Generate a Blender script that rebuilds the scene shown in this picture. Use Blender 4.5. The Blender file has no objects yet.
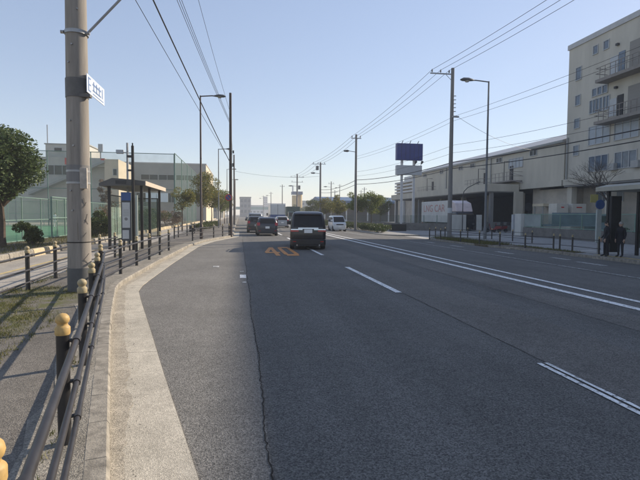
import bpy, math, random
import numpy as np
from mathutils import Vector, Matrix
R = math.radians
rnd = random.Random(7)
S = bpy.context.scene
C = S.collection

# ------------------------------------------------------------------ camera, sky, sun, exposure
cam_d = bpy.data.cameras.new('camera'); cam = bpy.data.objects.new('camera', cam_d); C.objects.link(cam)
cam_d.sensor_width = 36; cam_d.lens = 27.0; cam_d.clip_start = .05; cam_d.clip_end = 8000
yaw, pit, roll = R(9.58), R(3.03), R(0.4)
fw = Vector((math.sin(yaw)*math.cos(pit), math.cos(yaw)*math.cos(pit), -math.sin(pit)))
r0 = Vector((math.cos(yaw), -math.sin(yaw), 0)); u0 = r0.cross(fw)
rt = r0*math.cos(roll) + u0*math.sin(roll); up = u0*math.cos(roll) - r0*math.sin(roll)
cam.matrix_world = Matrix(((rt.x, up.x, -fw.x, 0), (rt.y, up.y, -fw.y, 0), (rt.z, up.z, -fw.z, 1.75), (0, 0, 0, 1)))
S.camera = cam
SUN_AZ, SUN_EL = R(65), R(27.5)          # azimuth from the road direction (+Y) towards +X
w = bpy.data.worlds.new('World'); S.world = w; w.use_nodes = True
nt = w.node_tree; bg = nt.nodes['Background']; sky = nt.nodes.new('ShaderNodeTexSky')
sky.sky_type = 'NISHITA'; sky.sun_disc = False; sky.sun_elevation = SUN_EL; sky.sun_rotation = SUN_AZ
sky.altitude = 0; sky.air_density = .8; sky.dust_density = .1; sky.ozone_density = .6
# even tone compression of the whole sky (a hazy, flat looking autumn sky), the same in every direction
bw = nt.nodes.new('ShaderNodeRGBToBW'); nt.links.new(sky.outputs[0], bw.inputs[0])
dv = nt.nodes.new('ShaderNodeMath'); dv.operation = 'DIVIDE'; dv.inputs[1].default_value = 2.75; nt.links.new(bw.outputs[0], dv.inputs[0])
pw = nt.nodes.new('ShaderNodeMath'); pw.operation = 'POWER'; pw.inputs[1].default_value = -.43; nt.links.new(dv.outputs[0], pw.inputs[0])
sc_ = nt.nodes.new('ShaderNodeVectorMath'); sc_.operation = 'SCALE'; nt.links.new(sky.outputs[0], sc_.inputs[0]); nt.links.new(pw.outputs[0], sc_.inputs['Scale'])
ti = nt.nodes.new('ShaderNodeVectorMath'); ti.operation = 'MULTIPLY'; ti.inputs[1].default_value = (1.10, .985, .94); nt.links.new(sc_.outputs[0], ti.inputs[0])
hs_ = nt.nodes.new('ShaderNodeHueSaturation'); hs_.inputs['Saturation'].default_value = .87; nt.links.new(ti.outputs[0], hs_.inputs['Color'])
nt.links.new(hs_.outputs[0], bg.inputs[0]); bg.inputs[1].default_value = .118
sl = bpy.data.lights.new('sun', 'SUN'); sl.energy = 4.2; sl.angle = R(.53); sl.color = (1, .875, .71)
so = bpy.data.objects.new('sun', sl); C.objects.link(so)
sd = Vector((math.sin(SUN_AZ)*math.cos(SUN_EL), math.cos(SUN_AZ)*math.cos(SUN_EL), math.sin(SUN_EL)))
so.rotation_euler = (-sd).to_track_quat('-Z', 'Y').to_euler(); so.location = (40, 20, 60)
vs = S.view_settings; vs.view_transform = 'Standard'; vs.look = 'None'; vs.exposure = 0.68; vs.gamma = 1; vs.use_curve_mapping = False
S.cycles.volume_bounces = 2
S.render.resolution_x = 1024; S.render.resolution_y = 768

# ------------------------------------------------------------------ mesh helpers
def link(o): C.objects.link(o); return o
def wloc(o):
    v = Vector((0, 0, 0))
    while o: v += o.location; o = o.parent
    return v
class MB:
    def __init__(s): s.v = []; s.f = []; s.m = []
    def add(s, vs, fs, mi=0):
        b = len(s.v); s.v += [tuple(q) for q in vs]
        for f in fs: s.f.append(tuple(i+b for i in f)); s.m.append(mi)
        return s
    def box(s, x0, x1, y0, y1, z0, z1, mi=0):
        return s.add([(x0,y0,z0),(x1,y0,z0),(x1,y1,z0),(x0,y1,z0),(x0,y0,z1),(x1,y0,z1),(x1,y1,z1),(x0,y1,z1)],
              [(0,3,2,1),(4,5,6,7),(0,1,5,4),(1,2,6,5),(2,3,7,6),(3,0,4,7)], mi)
    def obox(s, c, sx, sy, z0, z1, a=0, mi=0):
        ca, sa = math.cos(a), math.sin(a); q = []
        for x, y in ((-1,-1),(1,-1),(1,1),(-1,1)):
            X, Y = x*sx/2, y*sy/2; q.append((c[0]+X*ca-Y*sa, c[1]+X*sa+Y*ca))
        return s.prism(q, z0, z1, mi)
    def prism(s, poly, z0, z1, mi=0):
        n = len(poly)
        zt = z1 if callable(z1) else (lambda p: z1)
        vs = [(p[0],p[1],z0) for p in poly]+[(p[0],p[1],zt(p)) for p in poly]
        return s.add(vs, [tuple(range(n-1,-1,-1)), tuple(range(n,2*n))]+[(i,(i+1)%n,n+(i+1)%n,n+i) for i in range(n)], mi)
    def prismx(s, poly, x0, x1, mi=0):      # poly in (y,z)
        n = len(poly)
        vs = [(x0,p[0],p[1]) for p in poly]+[(x1,p[0],p[1]) for p in poly]
        return s.add(vs, [tuple(range(n-1,-1,-1)), tuple(range(n,2*n))]+[(i,(i+1)%n,n+(i+1)%n,n+i) for i in range(n)], mi)
    def prismy(s, poly, y0, y1, mi=0):      # poly in (x,z)
        n = len(poly)
        vs = [(p[0],y0,p[1]) for p in poly]+[(p[0],y1,p[1]) for p in poly]
        return s.add(vs, [tuple(range(n-1,-1,-1)), tuple(range(n,2*n))]+[(i,(i+1)%n,n+(i+1)%n,n+i) for i in range(n)], mi)
    def sheet(s, poly, z, mi=0):
        zt = z if callable(z) else (lambda p: z)
        return s.add([(p[0],p[1],zt(p)) for p in poly], [tuple(range(len(poly)))], mi)
    def tube(s, pts, r, n=8, mi=0, cap=True):
        P = [Vector(p) for p in pts]; k = len(P)
        rs = [r]*k if not hasattr(r, '__len__') else list(r)
        vs = []; prev = None
        for i in range(k):
            t = (P[min(i+1,k-1)]-P[max(i-1,0)]).normalized()
            if prev is None:
                a = Vector((0,0,1)) if abs(t.z) < .9 else Vector((1,0,0)); u = t.cross(a).normalized()
            else:
                u = (prev - t*prev.dot(t)).normalized()
            prev = u; v = t.cross(u)
            for j in range(n):
                an = 2*math.pi*j/n; vs.append(P[i]+(u*math.cos(an)+v*math.sin(an))*rs[i])
        fs = [(i*n+j, i*n+(j+1)%n, (i+1)*n+(j+1)%n, (i+1)*n+j) for i in range(k-1) for j in range(n)]
        if cap: fs += [tuple(range(n-1,-1,-1)), tuple(range((k-1)*n, k*n))]
        return s.add(vs, fs, mi)
    def lathe(s, prof, c=(0,0,0), n=14, mi=0):
        vs = [(c[0]+r*math.cos(2*math.pi*j/n), c[1]+r*math.sin(2*math.pi*j/n), c[2]+z) for r, z in prof for j in range(n)]
        k = len(prof)
        fs = [(i*n+j, i*n+(j+1)%n, (i+1)*n+(j+1)%n, (i+1)*n+j) for i in range(k-1) for j in range(n)]
        fs += [tuple(range(n-1,-1,-1)), tuple(range((k-1)*n, k*n))]
        return s.add(vs, fs, mi)
    def mesh(s, name, mats, smooth=False):
        me = bpy.data.meshes.new(name); me.from_pydata(s.v, [], s.f); me.update()
        for m in (mats if isinstance(mats, (list, tuple)) else [mats]): me.materials.append(m)
        if any(s.m): me.polygons.foreach_set('material_index', s.m)
        if smooth:
            me.polygons.foreach_set('use_smooth', [True]*len(me.polygons))
            try: me.set_sharp_from_angle(angle=R(38))
            except Exception: pass
        return me
    def build(s, name, mats, parent=None, smooth=False, world=True, bevel=0):
        if parent is not None and world:
            l = wloc(parent); s.v = [(a-l.x, b-l.y, c-l.z) for a, b, c in s.v]
        o = link(bpy.data.objects.new(name, s.mesh(name, mats, smooth)))
        if parent is not None: o.parent = parent
        if bevel:
            md = o.modifiers.new('bevel', 'BEVEL'); md.width = bevel; md.segments = 2; md.limit_method = 'ANGLE'
        return o
def tag(o, label=None, cat=None, group=None, kind=None):
    if label: o['label'] = label
    if cat: o['category'] = cat
    if group: o['group'] = group
    if kind: o['kind'] = kind
    return o
def thing(name, label, cat, loc=(0,0,0), rz=0, group=None):
    o = link(bpy.data.objects.new(name, None)); o.location = loc; o.rotation_euler = (0,0,rz)
    o.empty_display_size = .2
    return tag(o, label, cat, group)
def struct(o): o['kind'] = 'structure'; return o
def inst(name, me, parent, loc, rz=0):
    o = link(bpy.data.objects.new(name, me)); o.parent = parent
    l = wloc(parent); o.location = (loc[0]-l.x, loc[1]-l.y, loc[2]-l.z); o.rotation_euler = (0,0,rz)
    return o
def text_mesh(body, size):
    cu = bpy.data.curves.new('lettering', 'FONT'); cu.body = body; cu.size = size; cu.extrude = .004
    cu.align_x = 'CENTER'; cu.align_y = 'CENTER'
    t = link(bpy.data.objects.new('lettering', cu)); dg = bpy.context.evaluated_depsgraph_get()
    me = bpy.data.meshes.new_from_object(t.evaluated_get(dg)); bpy.data.objects.remove(t); return me

# ------------------------------------------------------------------ materials
def lin(c): return tuple(c)+(1,)
def pm(name, col, rough=.7, var=.12, scale=3., metal=0., bump=0., bscale=40., streak=None, rndv=0., spec=.4, detail=4):
    m = bpy.data.materials.new(name); m.use_nodes = True; t = m.node_tree; N = t.nodes; L = t.links
    p = N['Principled BSDF']; p.inputs['Roughness'].default_value = rough; p.inputs['Metallic'].default_value = metal
    p.inputs['Specular IOR Level'].default_value = spec
    tc = N.new('ShaderNodeTexCoord'); src = tc.outputs['Object']
    if streak:
        mp = N.new('ShaderNodeMapping'); mp.inputs['Scale'].default_value = streak; L.new(src, mp.inputs[0]); src2 = mp.outputs[0]
    else: src2 = src
    nz = N.new('ShaderNodeTexNoise'); nz.inputs['Scale'].default_value = scale; nz.inputs['Detail'].default_value = detail
    nz.inputs['Roughness'].default_value = .65; L.new(src2, nz.inputs['Vector'])
    cr = N.new('ShaderNodeValToRGB'); e = cr.color_ramp.elements
    e[0].position = .3; e[1].position = .72
    e[0].color = lin(max(0, c*(1-var)) for c in col); e[1].color = lin(min(1, c*(1+var)) for c in col)
    L.new(nz.outputs[0], cr.inputs[0]); out = cr.outputs[0]
    if rndv:
        oi = N.new('ShaderNodeObjectInfo'); hs = N.new('ShaderNodeHueSaturation')
        mr = N.new('ShaderNodeMapRange'); mr.inputs[3].default_value = 1-rndv; mr.inputs[4].default_value = 1+rndv
        L.new(oi.outputs['Random'], mr.inputs[0]); L.new(mr.outputs[0], hs.inputs['Value']); L.new(out, hs.inputs['Color']); out = hs.outputs[0]
    L.new(out, p.inputs['Base Color'])
    if bump:
        bz = N.new('ShaderNodeTexNoise'); bz.inputs['Scale'].default_value = bscale; bz.inputs['Detail'].default_value = 3
        L.new(src, bz.inputs['Vector']); b = N.new('ShaderNodeBump'); b.inputs['Strength'].default_value = bump; b.inputs['Distance'].default_value = .01
        L.new(bz.outputs[0], b.inputs['Height']); L.new(b.outputs[0], p.inputs['Normal'])
    return m
def ground_mat(name, col, grain=.5, gscale=110., patch=.18, pscale=.45, streaky=None, stain=None, rough=.9, bump=.6, moss=None, spec=.35, dscale=6.):
    """Aggregate surface: grains, soft patches, long wear streaks, dirt blotches, optional moss where it grows."""
    m = bpy.data.materials.new(name); m.use_nodes = True; t = m.node_tree; N = t.nodes; L = t.links
    p = N['Principled BSDF']; p.inputs['Roughness'].default_value = rough; p.inputs['Specular IOR Level'].default_value = spec
    tc = N.new('ShaderNodeTexCoord'); src = tc.outputs['Object']
    def noise(sc, det=3, vec=src, ro=.6):
        n = N.new('ShaderNodeTexNoise'); n.inputs['Scale'].default_value = sc; n.inputs['Detail'].default_value = det; n.inputs['Roughness'].default_value = ro
        L.new(vec, n.inputs['Vector']); return n.outputs[0]
    def rng(v, a, b, lo, hi):
        r = N.new('ShaderNodeMapRange'); r.inputs[1].default_value = a; r.inputs[2].default_value = b; r.inputs[3].default_value = lo; r.inputs[4].default_value = hi
        L.new(v, r.inputs[0]); return r.outputs[0]
    def mul(a, b):
        x = N.new('ShaderNodeMath'); x.operation = 'MULTIPLY'; L.new(a, x.inputs[0]); L.new(b, x.inputs[1]); return x.outputs[0]
    vo = N.new('ShaderNodeTexVoronoi'); vo.inputs['Scale'].default_value = gscale; L.new(src, vo.inputs['Vector'])
    sep = N.new('ShaderNodeSeparateColor'); L.new(vo.outputs['Color'], sep.inputs[0])
    g = rng(sep.outputs[0], 0, 1, 1-grain, 1+grain)
    v = mul(g, rng(noise(pscale, 5), .3, .7, 1-patch, 1+patch))
    v = mul(v, rng(noise(dscale, 4), .3, .7, 1-patch*.7, 1+patch*.7))
    v = mul(v, rng(noise(38, 4, ro=.7), .3, .7, 1-grain*.42, 1+grain*.42))
    if streaky:
        mp = N.new('ShaderNodeMapping'); mp.inputs['Scale'].default_value = (1, .03, 1); L.new(src, mp.inputs[0])
        v = mul(v, rng(noise(1.1, 3, mp.outputs[0]), .3, .7, 1-streaky, 1+streaky))
    mx = N.new('ShaderNodeMix'); mx.data_type = 'RGBA'; mx.blend_type = 'MULTIPLY'; mx.inputs[0].default_value = 1
    mx.inputs[6].default_value = lin(col); L.new(v, mx.inputs[7]); out = mx.outputs[2]
    if stain:
        sc, amt, colr = stain[:3]; lo_, hi_ = stain[3:] or (.56, .68)
        m2 = N.new('ShaderNodeMix'); m2.data_type = 'RGBA'; L.new(rng(noise(sc, 6, ro=.7), lo_, hi_, 0, amt), m2.inputs[0])
        L.new(out, m2.inputs[6]); m2.inputs[7].default_value = lin(colr); out = m2.outputs[2]
    if moss:
        x0, x1, y0, y1, colr = moss
        sx = N.new('ShaderNodeSeparateXYZ'); L.new(src, sx.inputs[0])
        k = mul(mul(rng(sx.outputs[0], x0, x0+.5, 0, 1), rng(sx.outputs[0], x1-.5, x1, 1, 0)), mul(rng(sx.outputs[1], y0, y0+1.2, 0, 1), rng(sx.outputs[1], y1-.6, y1, 1, 0)))
        k = mul(k, rng(noise(3.2, 6, ro=.75), .42, .56, 0, .9))
        m3 = N.new('ShaderNodeMix'); m3.data_type = 'RGBA'; L.new(k, m3.inputs[0]); L.new(out, m3.inputs[6]); m3.inputs[7].default_value = lin(colr); out = m3.outputs[2]
    L.new(out, p.inputs['Base Color'])
    if bump:
        b = N.new('ShaderNodeBump'); b.inputs['Strength'].default_value = bump; b.inputs['Distance'].default_value = .006
        L.new(vo.outputs['Distance'], b.inputs['Height']); L.new(b.outputs[0], p.inputs['Normal'])
    return m
def leaf_mat(name, c1, c2, trans=.35):
    m = bpy.data.materials.new(name); m.use_nodes = True; t = m.node_tree; N = t.nodes; L = t.links
    p = N['Principled BSDF']; p.inputs['Roughness'].default_value = .55; p.inputs['Specular IOR Level'].default_value = .35
    g = N.new('ShaderNodeNewGeometry'); cr = N.new('ShaderNodeValToRGB'); e = cr.color_ramp.elements
    e[0].color = lin(c1); e[1].color = lin(c2); L.new(g.outputs['Random Per Island'], cr.inputs[0]); L.new(cr.outputs[0], p.inputs['Base Color'])
    tr = N.new('ShaderNodeBsdfTranslucent'); L.new(cr.outputs[0], tr.inputs[0]); mx = N.new('ShaderNodeMixShader'); mx.inputs[0].default_value = trans
    L.new(p.outputs[0], mx.inputs[1]); L.new(tr.outputs[0], mx.inputs[2]); L.new(mx.outputs[0], N['Material Output'].inputs[0])
    return m
def glass_mat(name, col, rough=.06, spec=.6, var=.3):
    return pm(name, col, rough, var, 1.3, spec=spec)
def net_mat(name, col, alpha):
    m = bpy.data.materials.new(name); m.use_nodes = True; t = m.node_tree; N = t.nodes; L = t.links
    p = N['Principled BSDF']; p.inputs['Base Color'].default_value = lin(col); p.inputs['Roughness'].default_value = .8
    tb = N.new('ShaderNodeBsdfTransparent'); mx = N.new('ShaderNodeMixShader')
    tc = N.new('ShaderNodeTexCoord'); nz = N.new('ShaderNodeTexNoise'); nz.inputs['Scale'].default_value = .6; L.new(tc.outputs['Object'], nz.inputs['Vector'])
    mr = N.new('ShaderNodeMapRange'); mr.inputs[1].default_value = .3; mr.inputs[2].default_value = .7; mr.inputs[3].default_value = alpha*.75; mr.inputs[4].default_value = alpha*1.25
    L.new(nz.outputs[0], mr.inputs[0]); L.new(mr.outputs[0], mx.inputs[0])
    L.new(tb.outputs[0], mx.inputs[1]); L.new(p.outputs[0], mx.inputs[2]); L.new(mx.outputs[0], N['Material Output'].inputs[0])
    return m
ASPH = ground_mat('lane asphalt', (.124,.120,.112), .55, 95, .14, .35, .16, (.5, .35, (.15,.141,.127)))
BAYA = ground_mat('bay asphalt', (.165,.157,.143), .5, 100, .14, .5, .06, (.8, .35, (.14,.13,.113)))
OPP = ground_mat('worn asphalt strip', (.142,.133,.12), .5, 95, .16, .5, .12)
SIDEA = ground_mat('pavement asphalt', (.150,.136,.117), .45, 120, .2, .7, None, (1.4, .5, (.20,.182,.153)), moss=(-4.9,-2.75,6.2,11.4,(.10,.105,.028)))
CONC = ground_mat('gutter concrete', (.45,.41,.335), .28, 130, .16, .9, .05, (2.2, .5, (.33,.297,.24)), bump=.4)
ROUGHC = ground_mat('rough pavement concrete', (.25,.228,.19), .4, 110, .25, 1.3, None, (3., .6, (.16,.146,.12)))
APRON = ground_mat('apron concrete', (.38,.37,.345), .2, 90, .15, .6, .05, (1., .4, (.2,.195,.18)))
PATHM = ground_mat('path paving', (.36,.325,.275), .25, 90, .14, .6, .06, (1., .4, (.29,.26,.22)))
RSIDE = ground_mat('far pavement', (.29,.285,.275), .25, 90, .16, .6, None, (1., .4, (.22,.216,.205)))
SOIL = ground_mat('soil', (.11,.085,.055), .4, 60, .3, 1.5, None, (1.5, .6, (.085,.1,.03)))
COURT = ground_mat('court turf', (.06,.185,.095), .2, 60, .1, .3)
YARD = ground_mat('yard concrete', (.28,.275,.26), .2, 60, .2, .3, .06, (.5,.5,(.13,.125,.12)))
LAND = ground_mat('land', (.16,.15,.125), .2, 3, .3, .02, None, (.03,.6,(.09,.10,.05)), bump=0, dscale=.2)
KERB = pm('kerb concrete', (.27,.245,.205), .9, .42, 7., bump=.5, bscale=70, rndv=.06)
KERBY = pm('cream kerb block', (.47,.385,.25), .9, .2, 5., bump=.4, bscale=50, rndv=.12)
CRACK = pm('crack dirt', (.018,.017,.016), .95, .3, 20)
WHITE = ground_mat('white road paint', (.80,.80,.78), .15, 90, .12, 3., None, (16., .85, (.15,.147,.14), .54, .60), bump=.3, rough=.7)
WORNW = ground_mat('worn white paint', (.52,.52,.50), .15, 90, .15, 3., None, (9., .95, (.14,.137,.132), .47, .55), bump=.3, rough=.7)
ORANGE = ground_mat('orange road paint', (.62,.26,.07), .15, 90, .12, 3., None, (14., .75, (.15,.12,.09), .55, .61), bump=.3, rough=.7)
YLINE = ground_mat('yellow path line', (.52,.40,.18), .15, 80, .1, 3., None, (5., .7, (.24,.21,.17)), bump=.2)
POSTM = pm('dark brown post paint', (.020,.019,.020), .38, .25, 14, spec=.5)
RAILM = pm('dark rail paint', (.034,.030,.030), .45, .3, 9, metal=.1, spec=.5)
CAPC = pm('cream post cap', (.38,.31,.18), .55, .25, 25)
CAPY = pm('yellow post cap', (.50,.33,.125), .55, .2, 25)
POLEC = pm('pole concrete', (.27,.245,.215), .85, .2, 2.2, bump=.3, bscale=60, streak=(6,6,.5))
POLEP = pm('pole base sheet', (.105,.108,.11), .6, .15, 4)
POLER = pm('bare concrete pole', (.20,.195,.19), .85, .15, 2, streak=(5,5,.4))
POLEB = pm('brown lamp pole paint', (.060,.040,.036), .5, .15, 5)
POLEG = pm('grey lamp pole paint', (.14,.145,.15), .45, .12, 4, metal=.3)
WOODP = pm('dark pole', (.062,.048,.044), .8, .2, 3, streak=(6,6,.4))
STEEL = pm('galvanised steel', (.33,.335,.34), .45, .15, 6, metal=.6)
DSTEEL = pm('dark steel', (.045,.046,.05), .45, .2, 6, metal=.4)
BLACK = pm('black paint', (.014,.014,.016), .4, .2, 6)
RUBB = pm('tyre rubber', (.018,.018,.019), .85, .2, 8)
PLATEW = pm('white plate', (.82,.82,.80), .5, .03, 4)
SIGNB = pm('sign blue', (.035,.085,.24), .4, .1, 4)
SIGNR = pm('sign red', (.52,.03,.03), .45, .1, 4)
BOARDB = pm('billboard blue', (.012,.035,.20), .45, .12, 2)
BOARDW = pm('billboard grey', (.46,.48,.50), .6, .08, 2)
WALLC = pm('cream wall', (.50,.465,.39), .88, .10, .7, streak=(1,1,.22), bump=.15, bscale=12)
WALLT = pm('tower wall', (.51,.48,.415), .88, .12, .6, streak=(1,1,.2), bump=.15, bscale=12)
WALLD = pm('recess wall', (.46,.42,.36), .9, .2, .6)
COPE = pm('coping metal', (.42,.42,.42), .5, .1, 2, metal=.3)
ROOFM = pm('vault roof sheet', (.33,.335,.34), .5, .12, .8, metal=.4, streak=(.3,3,1))
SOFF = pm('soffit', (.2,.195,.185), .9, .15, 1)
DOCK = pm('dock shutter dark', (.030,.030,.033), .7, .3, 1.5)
BALC = pm('balcony steel', (.24,.215,.195), .6, .15, 3)
WINF = pm('window frame', (.42,.43,.43), .5, .08, 3)
GLASSB = glass_mat('blue window glass', (.10,.135,.18), .12, .7, .3)
GLASSD = glass_mat('dark window glass', (.012,.014,.018), .08, .25)
BLIND = pm('frosted pane', (.34,.38,.42), .35, .1, 1.5)
SHUT = pm('roller shutter', (.25,.235,.215), .7, .08, 1, streak=(.2,.2,14))
MESHG = net_mat('green wire mesh', (.10,.17,.13), .20)
NETG = net_mat('green ball net', (.08,.16,.12), .23)
FENG = pm('green fence paint', (.17,.26,.21), .5, .1, 4)
FENGD = pm('dull green post', (.12,.20,.17), .6, .12, 4)
WALLL = pm('low wall concrete', (.16,.152,.14), .9, .25, 2.2)
PILW = pm('gate pillar white', (.52,.52,.49), .75, .12, 2.4, streak=(1,1,.3))
BARK = pm('bark', (.085,.062,.045), .9, .3, 9, bump=.6, bscale=30)
TWIG = pm('bare twig bark', (.075,.062,.052), .9, .2, 9)
LEAFD = leaf_mat('dark evergreen leaf', (.045,.075,.022), (.14,.185,.07), .3)
LEAFO = leaf_mat('autumn olive leaf', (.085,.115,.025), (.25,.205,.05), .45)
LEAFG = leaf_mat('hedge leaf', (.035,.060,.014), (.11,.135,.035), .3)
LEAFL = leaf_mat('shrub leaf', (.05,.08,.02), (.16,.17,.05), .35)
LEAFR = leaf_mat('reddish shrub leaf', (.13,.085,.05), (.24,.17,.10), .35)
LEAFY = leaf_mat('light green leaf', (.075,.12,.028), (.21,.22,.055), .45)
GRASSM = leaf_mat('dry grass blade', (.07,.085,.018), (.19,.17,.055), .3)
CREAMB = pm('cream building face', (.60,.52,.38), .85, .06, 1)
GREYB = pm('grey building wall', (.32,.325,.31), .88, .08, .4)
PALEB = pm('pale building wall', (.44,.43,.385), .88, .08, .4)
FARB = pm('far building grey', (.34,.34,.34), .9, .12, .15)
FARY = pm('far silo yellow', (.55,.40,.18), .8, .1, .2)
FARBL = pm('far blue roof', (.06,.12,.22), .6, .15, .3)
FARW = pm('far white', (.55,.56,.56), .8, .08, .3)
FOOTB = pm('footbridge green', (.30,.42,.36), .7, .1, .3)
def paint(name, col, rough=.3):
    m = pm(name, col, rough, .06, 1.2, spec=.5); p = m.node_tree.nodes['Principled BSDF']; p.inputs['Coat Weight'].default_value = .35; p.inputs['Coat Roughness'].default_value = .06; return m
CARBLK = paint('black car paint', (.010,.010,.014)); CARNAVY = paint('dark blue car paint', (.02,.024,.04)); CARGREY = paint('charcoal car paint', (.03,.03,.034))
CARWHT = paint('white car paint', (.66,.67,.67)); CARSLV = paint('silver car paint', (.35,.36,.37)); TRUCKW = paint('truck white', (.62,.63,.63), .4)
CHROME = pm('chrome', (.65,.66,.67), .15, .04, 2, metal=1.); LAMPR = pm('tail lamp red', (.45,.012,.014), .15, .15, 9, spec=.7)
LAMPW = pm('head lamp', (.62,.63,.65), .12, .1, 9, spec=.8); DARKP = pm('dark trim', (.02,.02,.021), .6, .2, 9)
SKIN = pm('skin', (.42,.28,.21), .6, .06, 6); HAIR = pm('grey hair', (.30,.28,.26), .7, .2, 30); HAIRD = pm('dark hair', (.02,.016,.013), .6, .2, 30)
COAT = pm('black coat', (.013,.013,.017), .85, .25, 9); TROU = pm('dark trousers', (.022,.022,.028), .85, .2, 9); SHIRT = pm('white sportswear', (.6,.6,.6), .8, .05, 8)
CABLE = pm('cable', (.03,.03,.033), .6, .1, 5)
HEADG = pm('lamp head grey', (.075,.08,.085), .45, .1, 6); LENS = pm('lamp lens', (.45,.45,.42), .25, .05, 6)

# ------------------------------------------------------------------ road, kerbs, pavements
def zr(x): return 0. if x < 8 else -.0275*(min(x, 16.)-8)
m = MB(); m.sheet([(-900,-300),(1200,-300),(1200,1500),(-900,1500)], -.42); struct(m.build('ground', LAND))
KL = [(.55,-30),(.55,-3),(.33,-1.6),(-.06,0),(-.84,3.25),(-1.40,5.5),(-2.06,8.25),(-2.69,11.2),(-2.78,12.2),(-2.76,17.3),(-2.58,26),(-2.10,30.5),(-1.2,34.5),(-.53,37.1),(-.45,38.5),(-.45,900)]
def kx(y):
    for (a, b), (c, d) in zip(KL, KL[1:]):
        if b <= y <= d: return a+(c-a)*(y-b)/(d-b)
    return KL[-1][0]
m = MB()
xs = [-6, 8, 12, 16.4]; ys = [-60, 0, 60, 900]
m.add([(x, y, zr(x)) for y in ys for x in xs], [(j*4+i, j*4+i+1, j*4+i+5, j*4+i+4) for j in range(3) for i in range(3)])
struct(m.build('road', ASPH))
# bus bay asphalt, its edge following the gutter
gw = lambda y: .56 if y < 8 else max(.48, .56-.03*(y-8))
ys = [-2.5+.5*i for i in range(84)]
bay = [(kx(y)+gw(y)-.02, y) for y in ys]
m = MB(); n = len(ys)
m.add([(x, y, .004) for x, y in bay]+[(.22, y, .004) for x, y in bay], [(i, n+i, n+i+1, i+1) for i in range(n-1)])
struct(m.build('bus_bay', BAYA))
m = MB(); m.add([(3.62,-10,.004),(5.0,-10,.004),(5.15,60,.004),(3.62,60,.004)], [(0,1,2,3)]); m.add([(6.0,-10,.004),(7.0,-10,.004),(6.9,32,.004),(6.1,32,.004)], [(0,1,2,3)])
struct(m.build('resurfaced_strip', OPP))
# gutter slabs, each a piece with a joint
g = MB()
yy = [-4+.5*i for i in range(90)]+[60, 120, 300, 900]; n = len(yy)
g.add([(kx(y)-.02, y, .006) for y in yy]+[(kx(y)+gw(y)-.004, y, .006) for y in yy], [(i, n+i, n+i+1, i+1) for i in range(n-1)])
gutter = struct(g.build('gutter', pm('gutter joint dirt', (.13,.115,.095), .95, .3, 20)))
def along(y0, L):      # end of a piece of length L laid along the left kerb line from y0
    y = y0
    while math.hypot(kx(y)-kx(y0), y-y0) < L: y += .01
    return y
y = -1.5; k = 0
while y < 46:
    y1 = along(y, 1.98); e = .0025
    a, b = y+e, y1-e; mid = (a+b)/2
    q = MB(); pts = [a, mid, b]
    if y < 11.2 < y1: pts = [a, 11.2, b]
    z = .016+rnd.uniform(-.002,.002)
    poly = [(kx(t)-.01, t) for t in pts]+[(kx(t)+gw(t)-.01, t) for t in reversed(pts)]
    q.prism(poly, .0, z); q.build('gutter_slab', CONC, gutter); y = y1
# ragged band of washed-in dirt at the foot of the kerb
r2 = random.Random(8); s = MB(); ys = [-1+.06*i for i in range(650)]; n = len(ys); wv = .1
ws = []
for y in ys: wv = max(.03, min(.2, wv+r2.uniform(-.022,.022))); ws.append(wv+r2.uniform(-.012,.012))
s.add([(kx(y)-.004, y, .0205) for y in ys]+[(kx(y)+w_, y, .0205) for y, w_ in zip(ys, ws)], [(i, n+i, n+i+1, i+1) for i in range(n-1)])
tag(s.build('gutter_dirt', ground_mat('washed dirt', (.37,.33,.265), .35, 110, .2, 2., None, (5., .6, (.30,.265,.21)), bump=.4)), 'ragged band of brown dirt at the foot of the kerb', 'dirt', kind='stuff')
# left pavement body
def lpoly(o, y0, y1, st=.5):
    t = []; y = y0
    while y < y1: t.append((kx(y)+o, y)); y += st
    t.append((kx(y1)+o, y1)); return t
edge = lpoly(-.155, -30, 45)+[(-.61, 900)]
m = MB(); poly = edge+[(-4.75,900),(-4.75,-30)]; m.prism(poly, -.3, .125); struct(m.build('sidewalk', SIDEA))
e1 = lpoly(-.147, -6, 40); e2 = [(x-.40-.06*math.sin(y*2.3)-.05*math.sin(y*5.1), y) for x, y in e1]
m = MB(); n = len(e1); m.add([(x, y, .130) for x, y in e1]+[(x, y, .130) for x, y in e2], [(i, i+1, n+i+1, n+i) for i in range(n-1)])
struct(m.build('pavement_edge_strip', ROUGHC))
m = MB(); m.sheet([(-.62,-3),(-.35,0.6),(-.98,2.92),(-2.2,2.66),(-4.7,2.1),(-4.7,-3)], .133); struct(m.build('pavement_patch', ROUGHC))
# kerb stones on the left, one by one
kr = MB(); kr.box(-.60,-.452,46.0,900,-.2,.135); kerbL = struct(kr.build('kerb', KERB))
kerbL.location = (0,0,0)
y = -2.0
while y < 45.8:
    y1 = min(along(y, .6), 46); a, b = y+.003, y1-.003
    A = Vector((kx(a), a)); B = Vector((kx(b), b)); d = (B-A).normalized(); nrm = Vector((-d.y, d.x))
    h = .1315+rnd.uniform(-.001,.0015); j = rnd.uniform(-.003,.003); c = .020
    s = MB(); vs_ = []
    for P_ in (A, B):
        for off, z in ((0+j,-.1),(0+j,h-c-.01),(-.0+j-c,h),(-.150+j,h),(-.150+j,-.1)):
            q = P_+nrm*(-off); vs_.append((q.x, q.y, z))
    s.add(vs_, [(0,1,2,3,4),(9,8,7,6,5)]+[(i,i+5,(i+1)%5+5,(i+1)%5) for i in range(5)])
    s.build('kerb_stone', KERB, kerbL); y = y1
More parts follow.
